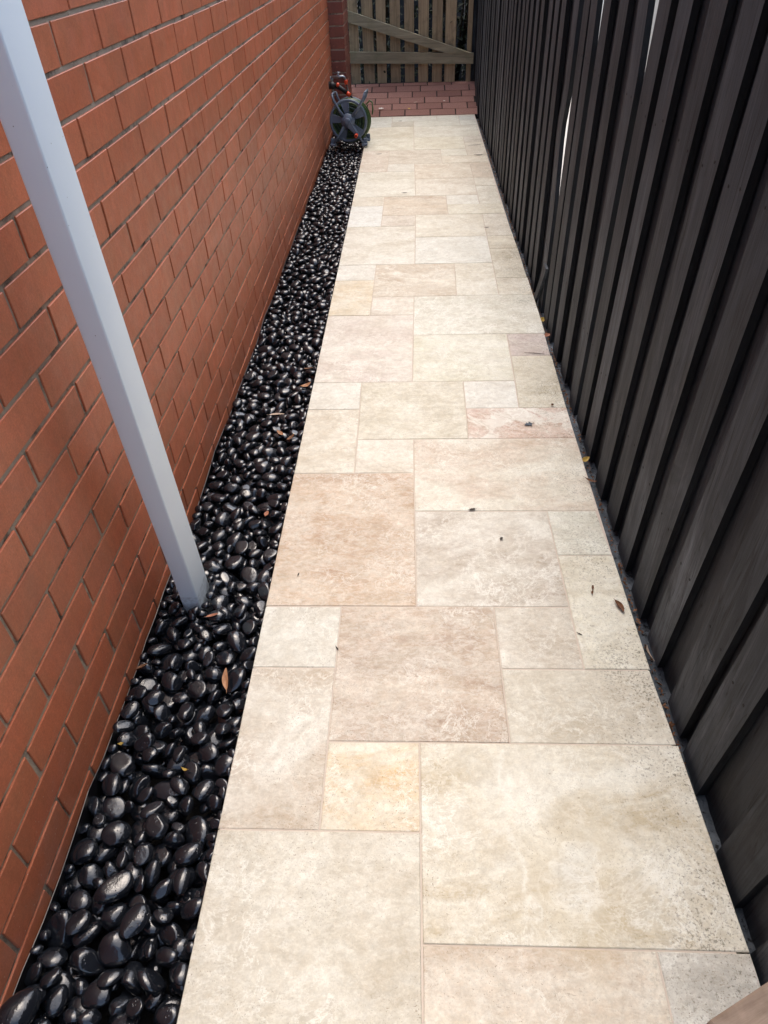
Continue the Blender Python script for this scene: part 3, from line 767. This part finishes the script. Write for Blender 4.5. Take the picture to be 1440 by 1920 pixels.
# ------------------------------------------------------------------ hose reel
def build_reel():
    root = empty('hose_reel', (-.525, 6.33, 0)); tag(root, 'blue grey plastic hose reel with crank handle standing on pebbles by the wall', 'hose reel')
    root.rotation_euler = (R(-4), 0, R(-3))
    cz = .180; RO = .150
    def drum(y, sg, parent, front):
        m = MB()
        m.lathe([(RO-.014, y-.006), (RO, y-.006), (RO+.004, y), (RO, y+.006), (RO-.014, y+.006), (RO-.017, y)], (0, 0, cz), 'Y', 64, closed=True)
        for k in range(5):
            a = R(90+18+k*72-8); ca, sa = math.cos(a), math.sin(a); ta = R(13)
            r0, r1 = .035, RO-.010
            P = []
            for rr, aa in ((r0, -R(24)), (r1, -ta*1.15), (r1, ta*1.15), (r0, R(24))):
                P.append((rr*math.cos(a+aa), cz+rr*math.sin(a+aa)))
            m.poly(P, y-.004, y+.004)
            # raised rib frame on every spoke
            for sgn in (-1, 1):
                p0 = (.05*math.cos(a+sgn*R(18)), y-.005*sg, cz+.05*math.sin(a+sgn*R(18)))
                p1 = ((RO-.02)*math.cos(a+sgn*R(12)), y-.005*sg, cz+(RO-.02)*math.sin(a+sgn*R(12)))
                m.tube([p0, p1], .003, 6)
        m.lathe([(0, y-.012*sg), (.045, y-.012*sg), (.052, y-.004*sg), (.052, y+.008*sg)], (0, 0, cz), 'Y', 32)
        return m.build('drum_flange', M['plastic'], parent)
    drum(-.075, 1, root, True); drum(.095, -1, root, False)
    c = MB(); c.lathe([(.048, -.07), (.048, .09)], (0, 0, cz), 'Y', 32); c.build('drum_core', M['plastic_dark'], root)
    def frame(y, parent):
        m = MB()
        UL = [(-.030, y, cz+.030), (-.070, y-.002, cz+.085), (-.108, y-.004, cz+.150), (-.118, y-.003, cz+.185)]
        UR = [(.035, y, cz+.032), (.085, y-.002, cz+.090), (.128, y-.004, cz+.150), (.143, y-.003, cz+.195)]
        LL = [(-.030, y, cz-.030), (-.075, y-.004, cz-.100), (-.125, y-.008, cz-.160)]
        LR = [(.035, y, cz-.032), (.080, y-.004, cz-.100), (.122, y-.008, cz-.160)]
        m.tube(UL, [.014, .010, .009, .008], 10); m.tube(UR, [.014, .010, .009, .008], 10)
        m.tube(LL, [.013, .009, .010], 10); m.tube(LR, [.013, .009, .010], 10)
        m.lathe([(0, y-.022), (.030, y-.022), (.036, y-.016), (.050, y-.012), (.056, y-.004), (.056, y+.006)], (0, 0, cz), 'Y', 36)
        fm = m.build('frame', M['plastic'], parent)
        for sx in (-1, 1):
            f = MB(); f.box((sx*.130, y+.0, cz-.168), (.045, .05, .018), None, 0, .004)
            f.box((sx*.135, y+.015, cz-.145), (.032, .018, .045), None, 0, .004)
            f.build('foot', M['plastic'], fm)
        return fm
    frame(-.100, root); frame(.120, root)
    tb = MB(); tb.tube([(-.118, -.103, cz+.185), (-.120, .0, cz+.190), (-.118, .117, cz+.185)], .008, 10); tb.build('carry_bar', M['plastic'], root)
    tb = MB(); tb.tube([(.143, -.103, cz+.195), (.147, .0, cz+.200), (.143, .117, cz+.195)], .008, 10); tb.build('carry_bar', M['plastic'], root)
    # coiled hose, dark and light turns
    for nm, mt, ph in (('hose', M['hose'], 0), ('hose', M['hose_stripe'], 1)):
        h = MB(); r = random.Random(6+ph)
        for layer in range(6):
            for k in range(5):
                if (layer+k) % 3 != ph and not (ph == 0 and (layer+k) % 3 == 2): continue
                rad = .062+layer*.0165; yy = -.058+k*.032+(.016 if layer % 2 else 0)
                pts = [((rad+r.uniform(-.003, .003))*math.cos(2*math.pi*q/36), yy+r.uniform(-.002, .002), cz-.004+(rad)*math.sin(2*math.pi*q/36)) for q in range(37)]
                pts[-1] = pts[0]
                h.tube(pts, .0085, 8, cap=False)
        if ph == 1:
            for rr, yy in ((.153, .02), (.160, .05)):
                pts = [((rr+.010*(q/40))*math.cos(R(-150+q*5.2)), yy, cz-.012+rr*math.sin(R(-150+q*5.2))) for q in range(41)]
                h.tube(pts, .006, 8)
            pts = [(.135, .06, cz+.10), (.165, .06, cz+.125), (.185, .055, cz+.115), (.190, .05, cz+.06), (.183, .05, cz+.03)]
            h.tube(pts, .006, 8)
        h.build(nm, mt, root)
    # crank
    k = MB(); ca = R(-52)
    d = Vector((math.cos(ca), 0, math.sin(ca))); n = Vector((-d.z, 0, d.x))
    base = Vector((-.002, -.130, cz)); e = base+d*.118
    P = [base+n*.024-d*.01, base+n*.020+d*.03, e+n*.009, e-n*.009, base-n*.020+d*.03, base-n*.024-d*.01]
    k.poly([(p.x, p.z) for p in P], -.137, -.125)
    k.lathe([(0, -.140), (.012, -.141), (.024, -.139), (.027, -.134), (.027, -.118)], (base.x, 0, cz), 'Y', 28)
    ck = k.build('crank_handle', M['plastic'], root)
    gg = MB(); gg.lathe([(.006, -.196), (.012, -.196), (.0135, -.190), (.012, -.150), (.0135, -.139), (0, -.137)], (e.x, 0, e.z), 'Y', 20)
    gg.build('grip', M['orange'], ck)
    gi = MB(); gi.lathe([(0, -.190), (.0065, -.1945)], (e.x, 0, e.z), 'Y', 16); gi.build('grip_bore', M['black'], ck)
build_reel()

def build_tap():
    root = empty('garden_tap', (-.735, 7.09, .30)); tag(root, 'dull metal garden tap on the brick wall above the hose reel', 'tap')
    m = MB(); y = 0.0
    m.tube([(.014, y, -.13), (.014, y, .045), (.020, y, .068)], .0105, 12)
    m.lathe([(.024, 0), (.026, .003), (.024, .006), (.012, .010)], (0, y, .055), 'X', 20)
    m.tube([(.0, y, .068), (.045, y, .070), (.055, y, .070), (.085, y, .070), (.112, y, .072), (.128, y, .062), (.133, y, .045)], [.012, .012, .016, .016, .012, .011, .011], 14)
    m.lathe([(.014, .070), (.014, .086), (.010, .090), (.007, .100)], (.070, y, 0), 'Z', 16)
    m.build('tap_body', M['brass'], root)
    h = MB(); h.tube([(.048, y, .104), (.070, y-.004, .100), (.092, y, .104)], [.006, .005, .006], 10); h.tube([(.070, y, .095), (.070, y, .112)], .006, 10)
    h.build('tap_handle', M['brass'], root)
    c = MB(); c.lathe([(.010, .018), (.0155, .015), (.0155, -.010), (.0125, -.018)], (.1375, y, .030), 'Z', 18)
    c.build('hose_connector', M['orange'], root)
    q = MB(); q.tube([(.138, y, .015), (.150, y-.02, -.02), (.162, y-.10, -.06), (.166, y-.25, -.08), (.165, y-.45, -.09), (.18, y-.60, -.12)], .0062, 10)
    q.build('supply_hose', M['black'], root)
build_tap()

def build_nozzle():
    root = empty('spray_gun', (-.60, 6.42, .40)); tag(root, 'black spray gun with orange rings lying on top of the hose reel', 'spray gun')
    m = MB()
    m.tube([(-.075, 0, .012), (-.050, 0, .010), (-.030, 0, .004)], [.028, .026, .020], 20)
    m.tube([(-.035, 0, .006), (-.005, -.004, .002), (.030, -.008, -.020), (.066, -.010, -.045)], [.020, .018, .0165, .015], 16)
    m.build('gun_body', M['black'], root)
    r_ = MB(); r_.lathe([(.0, -.003), (.024, -.003), (.029, 0), (.029, .006)], (-.080, 0, .012), 'X', 24); r_.build('spray_head', M['plastic_dark'], root)
    o = MB(); o.tube([(-.010, -.012, .012), (-.004, -.030, .022)], [.014, .013], 16); o.build('trigger_knob', M['orange'], root)
    o = MB(); o.tube([(.060, -.010, -.042), (.088, -.010, -.062)], [.017, .0165], 16); o.build('hose_connector', M['orange'], root)
    h = MB(); h.tube([(.085, -.010, -.060), (.100, -.002, -.075), (.118, .02, -.095), (.135, .03, -.13)], .006, 10); h.build('hose_tail', M['black'], root)
build_nozzle()

# ------------------------------------------------------------------ pebbles
def base_pebble(seed, sub):
    r = random.Random(seed)
    bm = bmesh.new(); bmesh.ops.create_icosphere(bm, subdivisions=sub, radius=1.0)
    lumps = [(Vector((r.gauss(0, 1), r.gauss(0, 1), r.gauss(0, 1))).normalized(), r.uniform(-.15, .15), r.uniform(1.2, 3)) for _ in range(5)]
    flats = [(Vector((r.gauss(0, 1), r.gauss(0, 1), r.gauss(0, .8))).normalized(), r.uniform(.70, .92)) for _ in range(r.choice((0, 1, 1, 2, 3)))]
    if r.random() < .3: flats.append((Vector((r.gauss(0, .25), r.gauss(0, .25), 1)).normalized(), r.uniform(.62, .9)))
    eg = r.uniform(-.16, .16)
    for v in bm.verts:
        n = v.co.normalized(); d = 1.0
        for (a, s, p) in lumps: d += s*max(0, n.dot(a))**p
        v.co = n*d
        v.co.y *= 1+eg*v.co.x; v.co.z *= 1+eg*.6*v.co.x
        for (a, lim) in flats:
            k = v.co.dot(a)
            if k > lim: v.co -= a*(k-lim)*.80
    co = np.array([v.co[:] for v in bm.verts]); co /= np.abs(co).max(axis=0)
    fa = np.array([[v.index for v in f.verts] for f in bm.faces]); bm.free()
    return co, fa

def build_pebbles():
    X0, X1, Y0, Y1 = WX+.007, -.413, -.15, 7.27
    res = .0025; nx = int((X1-X0)/res)+1; ny = int((Y1-Y0)/res)+1
    H = np.full((nx, ny), -.118); OWN = np.full((nx, ny), -1, int)
    # keep clear of the downpipe
    i0, i1 = int((-.661-X0)/res), int((-.605-X0)/res); j0, j1 = int((1.250-Y0)/res), int((1.360-Y0)/res)
    H[i0:i1, j0:j1] = 1.0
    peb = []
    def shape(ax, Rm):
        A = Rm @ np.diag(1/np.array(ax)**2) @ Rm.T
        a = A[2, 2]; b = A[2, :2]; C = A[:2, :2]
        ext = [math.sqrt((Rm[k]**2) @ (np.array(ax)**2)) for k in range(3)]
        n0, n1 = int(ext[0]/res)+1, int(ext[1]/res)+1
        gx, gy = np.meshgrid(np.arange(-n0, n0+1)*res, np.arange(-n1, n1+1)*res, indexing='ij')
        bq = b[0]*gx+b[1]*gy; cq = C[0, 0]*gx*gx+2*C[0, 1]*gx*gy+C[1, 1]*gy*gy-1
        disc = bq*bq-a*cq; ok = disc > 0; s = np.sqrt(np.where(ok, disc, 0))
        return ext, n0, n1, ok, (-bq+s)/a, (-bq-s)/a
    def place(ax, Rm, cands, lim):
        ext, n0, n1, ok, top, bot = shape(ax, Rm); best = None
        for (x, y) in cands:
            x = min(max(x, X0+ext[0]*.96), X1-ext[0]*.96); y = min(max(y, Y0+ext[1]), Y1-ext[1])
            ci, cj = int((x-X0)/res), int((y-Y0)/res)
            a0, a1 = ci-n0, ci+n0+1; b0, b1 = cj-n1, cj+n1+1
            s0, s1 = max(0, -a0), max(0, a1-nx); t0, t1 = max(0, -b0), max(0, b1-ny)
            Hs = H[a0+s0:a1-s1, b0+t0:b1-t1]
            o_ = ok[s0:ok.shape[0]-s1, t0:ok.shape[1]-t1]; bo_ = bot[s0:ok.shape[0]-s1, t0:ok.shape[1]-t1]
            z = np.where(o_, Hs-bo_, -9).max()-.0022
            if best is None or z < best[0]: best = (z, x, y, a0+s0, a1-s1, b0+t0, b1-t1, s0, s1, t0, t1)
        z, x, y, a0, a1, b0, b1, s0, s1, t0, t1 = best
        if z+ext[2] > lim: return False
        o_ = ok[s0:ok.shape[0]-s1, t0:ok.shape[1]-t1]; tp = top[s0:ok.shape[0]-s1, t0:ok.shape[1]-t1]+z
        Hs = H[a0:a1, b0:b1]; up = o_ & (tp > Hs)
        Hs[up] = tp[up]; OWN[a0:a1, b0:b1][up] = len(peb)
        peb.append((x, y, z, ax, Rm)); return True
    def rotm(t1, t2, rz):
        return np.array(Euler((t1, t2, rz)).to_matrix())
    fails = 0
    while fails < 420 and len(peb) < 6500:
        s = float(np.clip(rng.normal(.0262, .0048), .0165, .039))
        ax = (s, s*rng.uniform(.62, .92), s*rng.uniform(.38, .62))
        tl = .24 if rng.random() < .78 else .8
        Rm = rotm(rng.normal(0, tl), rng.normal(0, tl), rng.uniform(0, 6.28))
        yb = rng.uniform(Y0, Y1)
        c = [(rng.uniform(X0, X1), np.clip(yb+rng.uniform(-.5, .5), Y0, Y1)) for _ in range(14)]
        lim = -.022+rng.uniform(-.008, .007)
        if not place(ax, Rm, c, lim): fails += 1
        else: fails = max(0, fails-.35)
    for k in range(2600):    # fillers drop into the hollows
        s = float(rng.uniform(.015, .022)); ax = (s, s*rng.uniform(.7, .92), s*rng.uniform(.5, .7)); Rm = rotm(rng.normal(0, .35), rng.normal(0, .35), rng.uniform(0, 6.28))
        yb = rng.uniform(Y0, Y1); c = [(rng.uniform(X0, X1), np.clip(yb+rng.uniform(-.25, .25), Y0, Y1)) for _ in range(16)]
        place(ax, Rm, c, -.036)
    for k in range(900):     # smaller stones close the last gaps along the wall, the path edge and round the pipe
        s = float(rng.uniform(.012, .019)); ax = (s, s*rng.uniform(.7, .9), s*rng.uniform(.5, .75)); Rm = rotm(rng.normal(0, .4), rng.normal(0, .4), rng.uniform(0, 6.28))
        if k < 60:
            a = rng.uniform(0, 6.28); c = [(-.633+.052*math.cos(a+q*.2), 1.30+.078*math.sin(a+q*.2)) for q in range(6)]; lim = -.012
        elif k < 560: yb = rng.uniform(Y0, Y1); c = [(X0, yb+q*.02) for q in range(6)]; lim = -.030
        else: yb = rng.uniform(Y0, Y1); c = [(X1, yb+q*.02) for q in range(6)]; lim = -.024
        place(ax, Rm, c, lim)
    specials = {}
    for key, x, y, ax, rz in (('big', -.700, .290, (.040, .030, .022), 1.2), ('flat', -.539, .440, (.033, .025, .012), 1.3), ('eight', -.545, 1.205, (.026, .019, .013), .2), ('long', -.60, .50, (.040, .026, .021), .6)):
        n_ = len(peb)
        if place(ax, rotm(.1, .12, rz), [(x, y)], 1.0): specials[n_] = key
    own = np.bincount(OWN[OWN >= 0].ravel(), minlength=len(peb))*res*res
    # size in the picture
    sc = []
    for i, (x, y, z, ax, Rm) in enumerate(peb):
        d = Vector((x, y, z))-CAM; dz = d.dot(_fw); px = 720+FPX*d.dot(_ri)/dz if dz > 0 else -99; py = 960-FPX*d.dot(_uu)/dz if dz > 0 else -99
        inn = dz > .1 and -10 < px < 1450 and -10 < py < 1930
        sc.append(own[i]*(abs(d.z)/d.length)/(dz*dz) if inn else 0)
    order = sorted(range(len(peb)), key=lambda i: -(sc[i]+(9 if i in specials else 0)))
    single = [i for i in order[:300] if sc[i] > 0 or i in specials]
    shapes = [base_pebble(50+k, 4) for k in range(14)]
    mes = []
    for k, (co, fa) in enumerate(shapes):
        me = bpy.data.meshes.new('pebble'); me.from_pydata(co.tolist(), [], fa.tolist())
        me.polygons.foreach_set('use_smooth', [True]*len(fa)); me.materials.append(M['pebble']); mes.append(me)
    lab = {'big': 'large smooth black pebble at the lower left corner against the brick wall', 'flat': 'broad flat black pebble with a pale wet sheen lying near the path edge',
           'eight': 'flat topped black pebble lying just in front of the downpipe foot', 'long': 'largest long black pebble lying close to the wall near the bottom'}
    proto = None
    for n, i in enumerate(single):
        x, y, z, ax, Rm = peb[i]
        if proto is None:
            o = bpy.data.objects.new('pebble', mes[0]); proto = o
        else:
            o = proto.copy(); o.data = mes[n % 14]
        COL.objects.link(o)
        Mt = Matrix(Rm.tolist()).to_4x4() @ Matrix.Diagonal((ax[0]*1.03, ax[1]*1.03, ax[2]*1.03, 1)); Mt.translation = (x, y, z)
        o.matrix_world = Mt
        tag(o, lab[specials[i]] if i in specials else 'glossy black river pebble lying loose in the near part of the pebble strip', 'pebble', 'black pebbles in the strip by the wall')
    ss = set(single); rest = [i for i in range(len(peb)) if i not in ss and (own[i] > 1.2e-5)]
    lo = [base_pebble(80+k, 3) for k in range(10)]; lo2 = [base_pebble(80+k, 2) for k in range(10)]
    V = []; F = []; A = []; b = 0
    for n, i in enumerate(rest):
        x, y, z, ax, Rm = peb[i]; co, fa = (lo if y < 2.6 else lo2)[n % 10]
        v = (co*np.array(ax)*1.03) @ Rm.T + np.array((x, y, z)); V.append(v); F.append(fa+b); A.append(np.full(len(fa), rng.random())); b += len(v)
    V = np.concatenate(V); F = np.concatenate(F); A = np.concatenate(A)
    me = bpy.data.meshes.new('pebble_bed')
    me.vertices.add(len(V)); me.vertices.foreach_set('co', V.ravel())
    me.loops.add(F.size); me.loops.foreach_set('vertex_index', F.ravel())
    me.polygons.add(len(F)); me.polygons.foreach_set('loop_start', np.arange(0, F.size, 3)); me.polygons.foreach_set('loop_total', np.full(len(F), 3))
    me.update(calc_edges=True)
    at = me.attributes.new('rnd', 'FLOAT', 'FACE'); at.data.foreach_set('value', A)
    me.polygons.foreach_set('use_smooth', [True]*len(F))
    o = link('pebble_bed', me, M['pebble']); tag(o, 'mass of smaller polished black pebbles running along the brick wall', 'pebbles', None, 'stuff')
    print('pebbles', len(peb), 'single', len(single), 'rest', len(rest), 'verts', len(V))
    def height(x, y, r=.012):
        ci, cj, k = int((x-X0)/res), int((y-Y0)/res), int(r/res)
        return float(H[max(0, ci-k):ci+k+1, max(0, cj-k):cj+k+1].max())
    return height
PH = build_pebbles()

# ------------------------------------------------------------------ fallen leaves and scraps
def leaf_mat(name, c1, c2):
    t = NT(name); V = t.coord()
    c = t.mix(t.ramp(t.noise(V, 60, 5, .6), (.35, 0.0), (.7, 1.0)), c1, c2)
    return t.out(c, .6, t.bump(t.noise(V, 200, 4), .4, .001), .3)
LM = {'tan': leaf_mat('dry_tan_leaf', lin((142, 98, 68)), lin((186, 140, 104))), 'brown': leaf_mat('dry_brown_leaf', lin((84, 56, 36)), lin((128, 84, 50))),
      'dark': leaf_mat('dark_scrap', lin((36, 30, 26)), lin((70, 60, 48))), 'yellow': leaf_mat('yellowed_leaf', lin((150, 122, 52)), lin((196, 166, 84))),
      'pale': leaf_mat('pale_dry_leaf', lin((164, 142, 122)), lin((200, 180, 160))), 'orange': leaf_mat('orange_brown_leaf', lin((140, 86, 62)), lin((180, 124, 96))),
      'slate': leaf_mat('slate_scrap', lin((58, 66, 74)), lin((92, 102, 112))), 'white': leaf_mat('white_petal', lin((214, 208, 196)), lin((232, 228, 220))), 'flower': leaf_mat('yellow_flower', lin((206, 170, 40)), lin((230, 200, 90)))}
def leaf(x, y, z, L, W, rz, mat, label, cat='leaf', curl=.35, fold=.3, rx=0.0, ry=0.0, name='fallen_leaf', jag=0.0, seed=0):
    r = random.Random(seed+int(abs(x)*1000)); n = 12; vs = []; 
    for i in range(n+1):
        f = i/n; hw = W/2*math.sin(math.pi*min(1, max(0, f*.96+.02)))**.75*(1-.25*f)+r.uniform(-jag, jag)*W
        xx = (f-.5)*L; zz = curl*L*((f-.5)**2)
        for s in (-1, -.5, 0, .5, 1):
            vs.append((xx, s*hw+.06*L*math.sin(f*3), zz+fold*abs(s)*hw))
    fs = [(5*i+q, 5*i+q+1, 5*i+6+q, 5*i+5+q) for i in range(n) for q in range(4)]
    nv = len(vs); vs += [(a, b, c-.0006) for a, b, c in vs]; fs += [tuple(nv+k for k in f[::-1]) for f in fs]
    m = MB(); m.add(vs, fs, 0, True); m.tube([(-L/2-.15*L, 0, curl*L*.3), (-L*.48, 0, curl*L*.24)], .0006, 5)
    o = m.build(name, LM[mat], fix=False); o.location = (x, y, z); o.rotation_euler = (rx, ry, rz)
    tag(o, label, cat); return o
def pl(x, y, *a, dz=.004, **k): return leaf(x, y, PH(x, y)+dz, *a, **k)
G = 'dry leaf scraps'
pl(-.477, .998, .060, .017, R(100), 'tan', 'long tan dry leaf lying across the pebbles near the path edge', fold=.5, curl=.2, ry=R(-12), dz=.006)
pl(-.552, 1.190, .034, .010, R(20), 'orange', 'slim orange brown leaf on the pebbles below the downpipe')
pl(-.478, 1.640, .026, .016, R(80), 'orange', 'small orange leaf scrap on pebbles beside the pink paver')
pl(-.444, 2.437, .050, .026, R(40), 'tan', 'curled tan leaf at the path edge level with the white paver', curl=.9)
pl(-.535, 2.231, .060, .014, R(5), 'pale', 'slim pale dry leaf lying flat across the middle of the pebbles', curl=.1)
pl(-.505, 2.110, .040, .018, R(-50), 'tan', 'small tan leaf in the cluster of dry leaves on the pebbles', curl=.6)
pl(-.458, 2.070, .045, .016, R(60), 'brown', 'dark brown leaf in the cluster of dry leaves by the path edge', curl=.6)
pl(-.448, 2.568, .040, .012, R(15), 'brown', 'narrow brown leaf farthest of those beside the path edge')
pl(-.690, .816, .012, .008, R(15), 'yellow', 'tiny yellow leaf scrap on pebbles close to the brick wall', curl=1)
pl(-.525, .758, .018, .007, R(160), 'yellow', 'tiny yellow curled scrap between pebbles mid strip', curl=1.2)
pl(-.705, 1.034, .030, .010, R(35), 'brown', 'brown dry leaf wedged between pebbles and the wall foot')
leaf(.546, 1.219, .004, .042, .017, R(-70), 'brown', 'brown curled leaf on the narrow cream paver near the fence', curl=.5, fold=.9)
leaf(.491, 1.290, .003, .017, .007, R(80), 'brown', 'upper of two tiny brown seeds on the narrow cream paver', curl=.6, fold=.9)
leaf(.486, 1.272, .003, .015, .006, R(70), 'brown', 'lower of two tiny brown seeds on the narrow cream paver', curl=.6, fold=.9)
leaf(.419, 2.103, .003, .034, .024, R(15), 'slate', 'slate grey jagged scrap on the pink veined paver', 'scrap', curl=.3, fold=.1, name='slate_scrap', jag=.22)
leaf(.182, 1.624, .003, .024, .010, R(10), 'dark', 'dark bark scrap lying on the joint below the wide cream paver', 'scrap', curl=.3, name='bark_scrap', jag=.2)
leaf(.259, 1.490, .003, .011, .009, R(60), 'dark', 'black speck in the middle of the swirled grey paver', 'scrap', name='bark_scrap', jag=.3)
leaf(.435, 4.212, .004, .028, .012, R(5), 'dark', 'small dark leaf on a far paver near the fence', 'scrap', name='bark_scrap')
leaf(-.061, 4.933, .004, .034, .014, R(0), 'dark', 'dark leaf on the far left half of the path above the brown paver', 'scrap', name='bark_scrap')
leaf(.523, 2.232, .003, .012, .012, R(30), 'brown', 'small round brown seed above the pink veined paver near the fence', curl=.9, fold=.9)
leaf(-.334, 1.341, .002, .014, .004, R(80), 'dark', 'thin dark sliver on the large pink paver', 'scrap', name='bark_scrap')
leaf(-.201, 1.076, .002, .015, .004, R(-60), 'dark', 'thin dark sliver on the joint left of the brown square paver', 'scrap', name='bark_scrap')
leaf(.426, 1.127, .002, .014, .004, R(-35), 'dark', 'thin dark sliver on the joint left of the narrow cream paver', 'scrap', name='bark_scrap')
leaf(.515, 2.640, .003, .075, .005, R(-12), 'dark', 'thin dark twig at the far corner of the speckled paver by the fence', 'twig', curl=.1, name='twig')
leaf(.575, 1.762, .006, .040, .012, R(-30), 'brown', 'curled brown leaf overhanging the paver edge beside the fence', curl=.8)
leaf(.594, 1.085, -.020, .045, .020, R(95), 'pale', 'pale dry leaf standing between paver edge and fence foot', curl=.5, rx=R(50))
leaf(.592, 2.990, -.012, .045, .028, R(60), 'yellow', 'yellowed leaf on the strip where the broken paling stands', curl=.5, rx=R(25))
leaf(.588, 2.830, -.010, .045, .022, R(20), 'orange', 'orange brown leaf at the paver corner below the broken paling', curl=.7, rx=R(20))
leaf(.588, 1.905, -.014, .038, .020, R(40), 'yellow', 'yellow brown leaf between pink veined paver and fence', curl=.7, rx=R(20))
leaf(.506, 5.859, .004, .060, .018, R(0), 'dark', 'dark leaf on the tan far paver by the fence', 'scrap', name='bark_scrap')
leaf(.500, 6.170, .004, .090, .010, R(10), 'dark', 'thin dark twig on the far pinkish paver by the fence', 'twig', curl=.1, name='twig')
leaf(-.12, 7.118, .004, .035, .012, R(30), 'dark', 'dark scrap on the farthest row of pavers', 'scrap', name='bark_scrap')
leaf(-.273, 5.968, .004, .045, .010, R(20), 'dark', 'thin dark scrap on the pinkish far left paver', 'scrap', name='bark_scrap')
def rz_(y): return (y-7.372)*.255
def ramp_leaf(Y0, x, *a, **k):
    # Y0 measured on the path level, moved up onto the ramp along the slope
    s = .255; h = CAM.z; yc = CAM.y
    t = (h+s*7.372-s*yc)/((Y0-yc)*(s+h/(Y0-yc))) if False else None
    y = (h*(Y0-yc)+0)/(h) if False else None
    # intersection of the sight line with z = s (y - 7.372)
    D = Y0-yc; y = (h+h*yc/D+s*7.372)/(s+h/D)
    f = (y-yc)/D
    return leaf(x*f, y, s*(y-7.372)+.004, *a, rx=math.atan(s), **k)
ramp_leaf(7.642, -.043, .030, .024, R(50), 'flower', 'small yellow flower head fallen on the red brick paving', 'flower', curl=.8, name='fallen_flower', jag=.2)
ramp_leaf(7.679, -.316, .050, .028, R(5), 'white', 'white crumpled petal on the red paving beside the hose reel', 'petal', curl=.4, name='fallen_petal', jag=.2)
ramp_leaf(7.976, .310, .020, .016, R(5), 'white', 'tiny white petal on the right half of the red paving', 'petal', curl=.4, name='fallen_petal')
ramp_leaf(7.939, .020, .045, .014, R(35), 'pale', 'pale dry leaf in the middle of the red paving', curl=.4)

# litter caught along the fence foot
def build_litter():
    m = MB(); r = random.Random(77)
    for k in range(1100):
        y = r.uniform(.2, 7.3); x = .592+abs(r.gauss(0, .012)); s = r.uniform(.002, .006)*(1.6 if r.random() < .12 else 1)
        e = Euler((r.uniform(-.8, .8), r.uniform(-.8, .8), r.uniform(0, 6.28))).to_matrix(); c = Vector((min(x, .60), y, -.034+r.uniform(0, .008)))
        m.add([c+e @ Vector(v)*s for v in ((-1, 0, 0), (0, -.5, .2), (1.2, 0, 0), (0, .6, .2), (0, 0, -.3))], [(0, 1, 3), (1, 2, 3), (0, 1, 4), (1, 2, 4), (2, 3, 4), (3, 0, 4)], r.random())
    o = m.build('leaf_litter', LM['brown'], fix=False); tag(o, 'crumbs of dark leaf litter caught along the fence foot', 'litter', None, 'stuff')
build_litter()
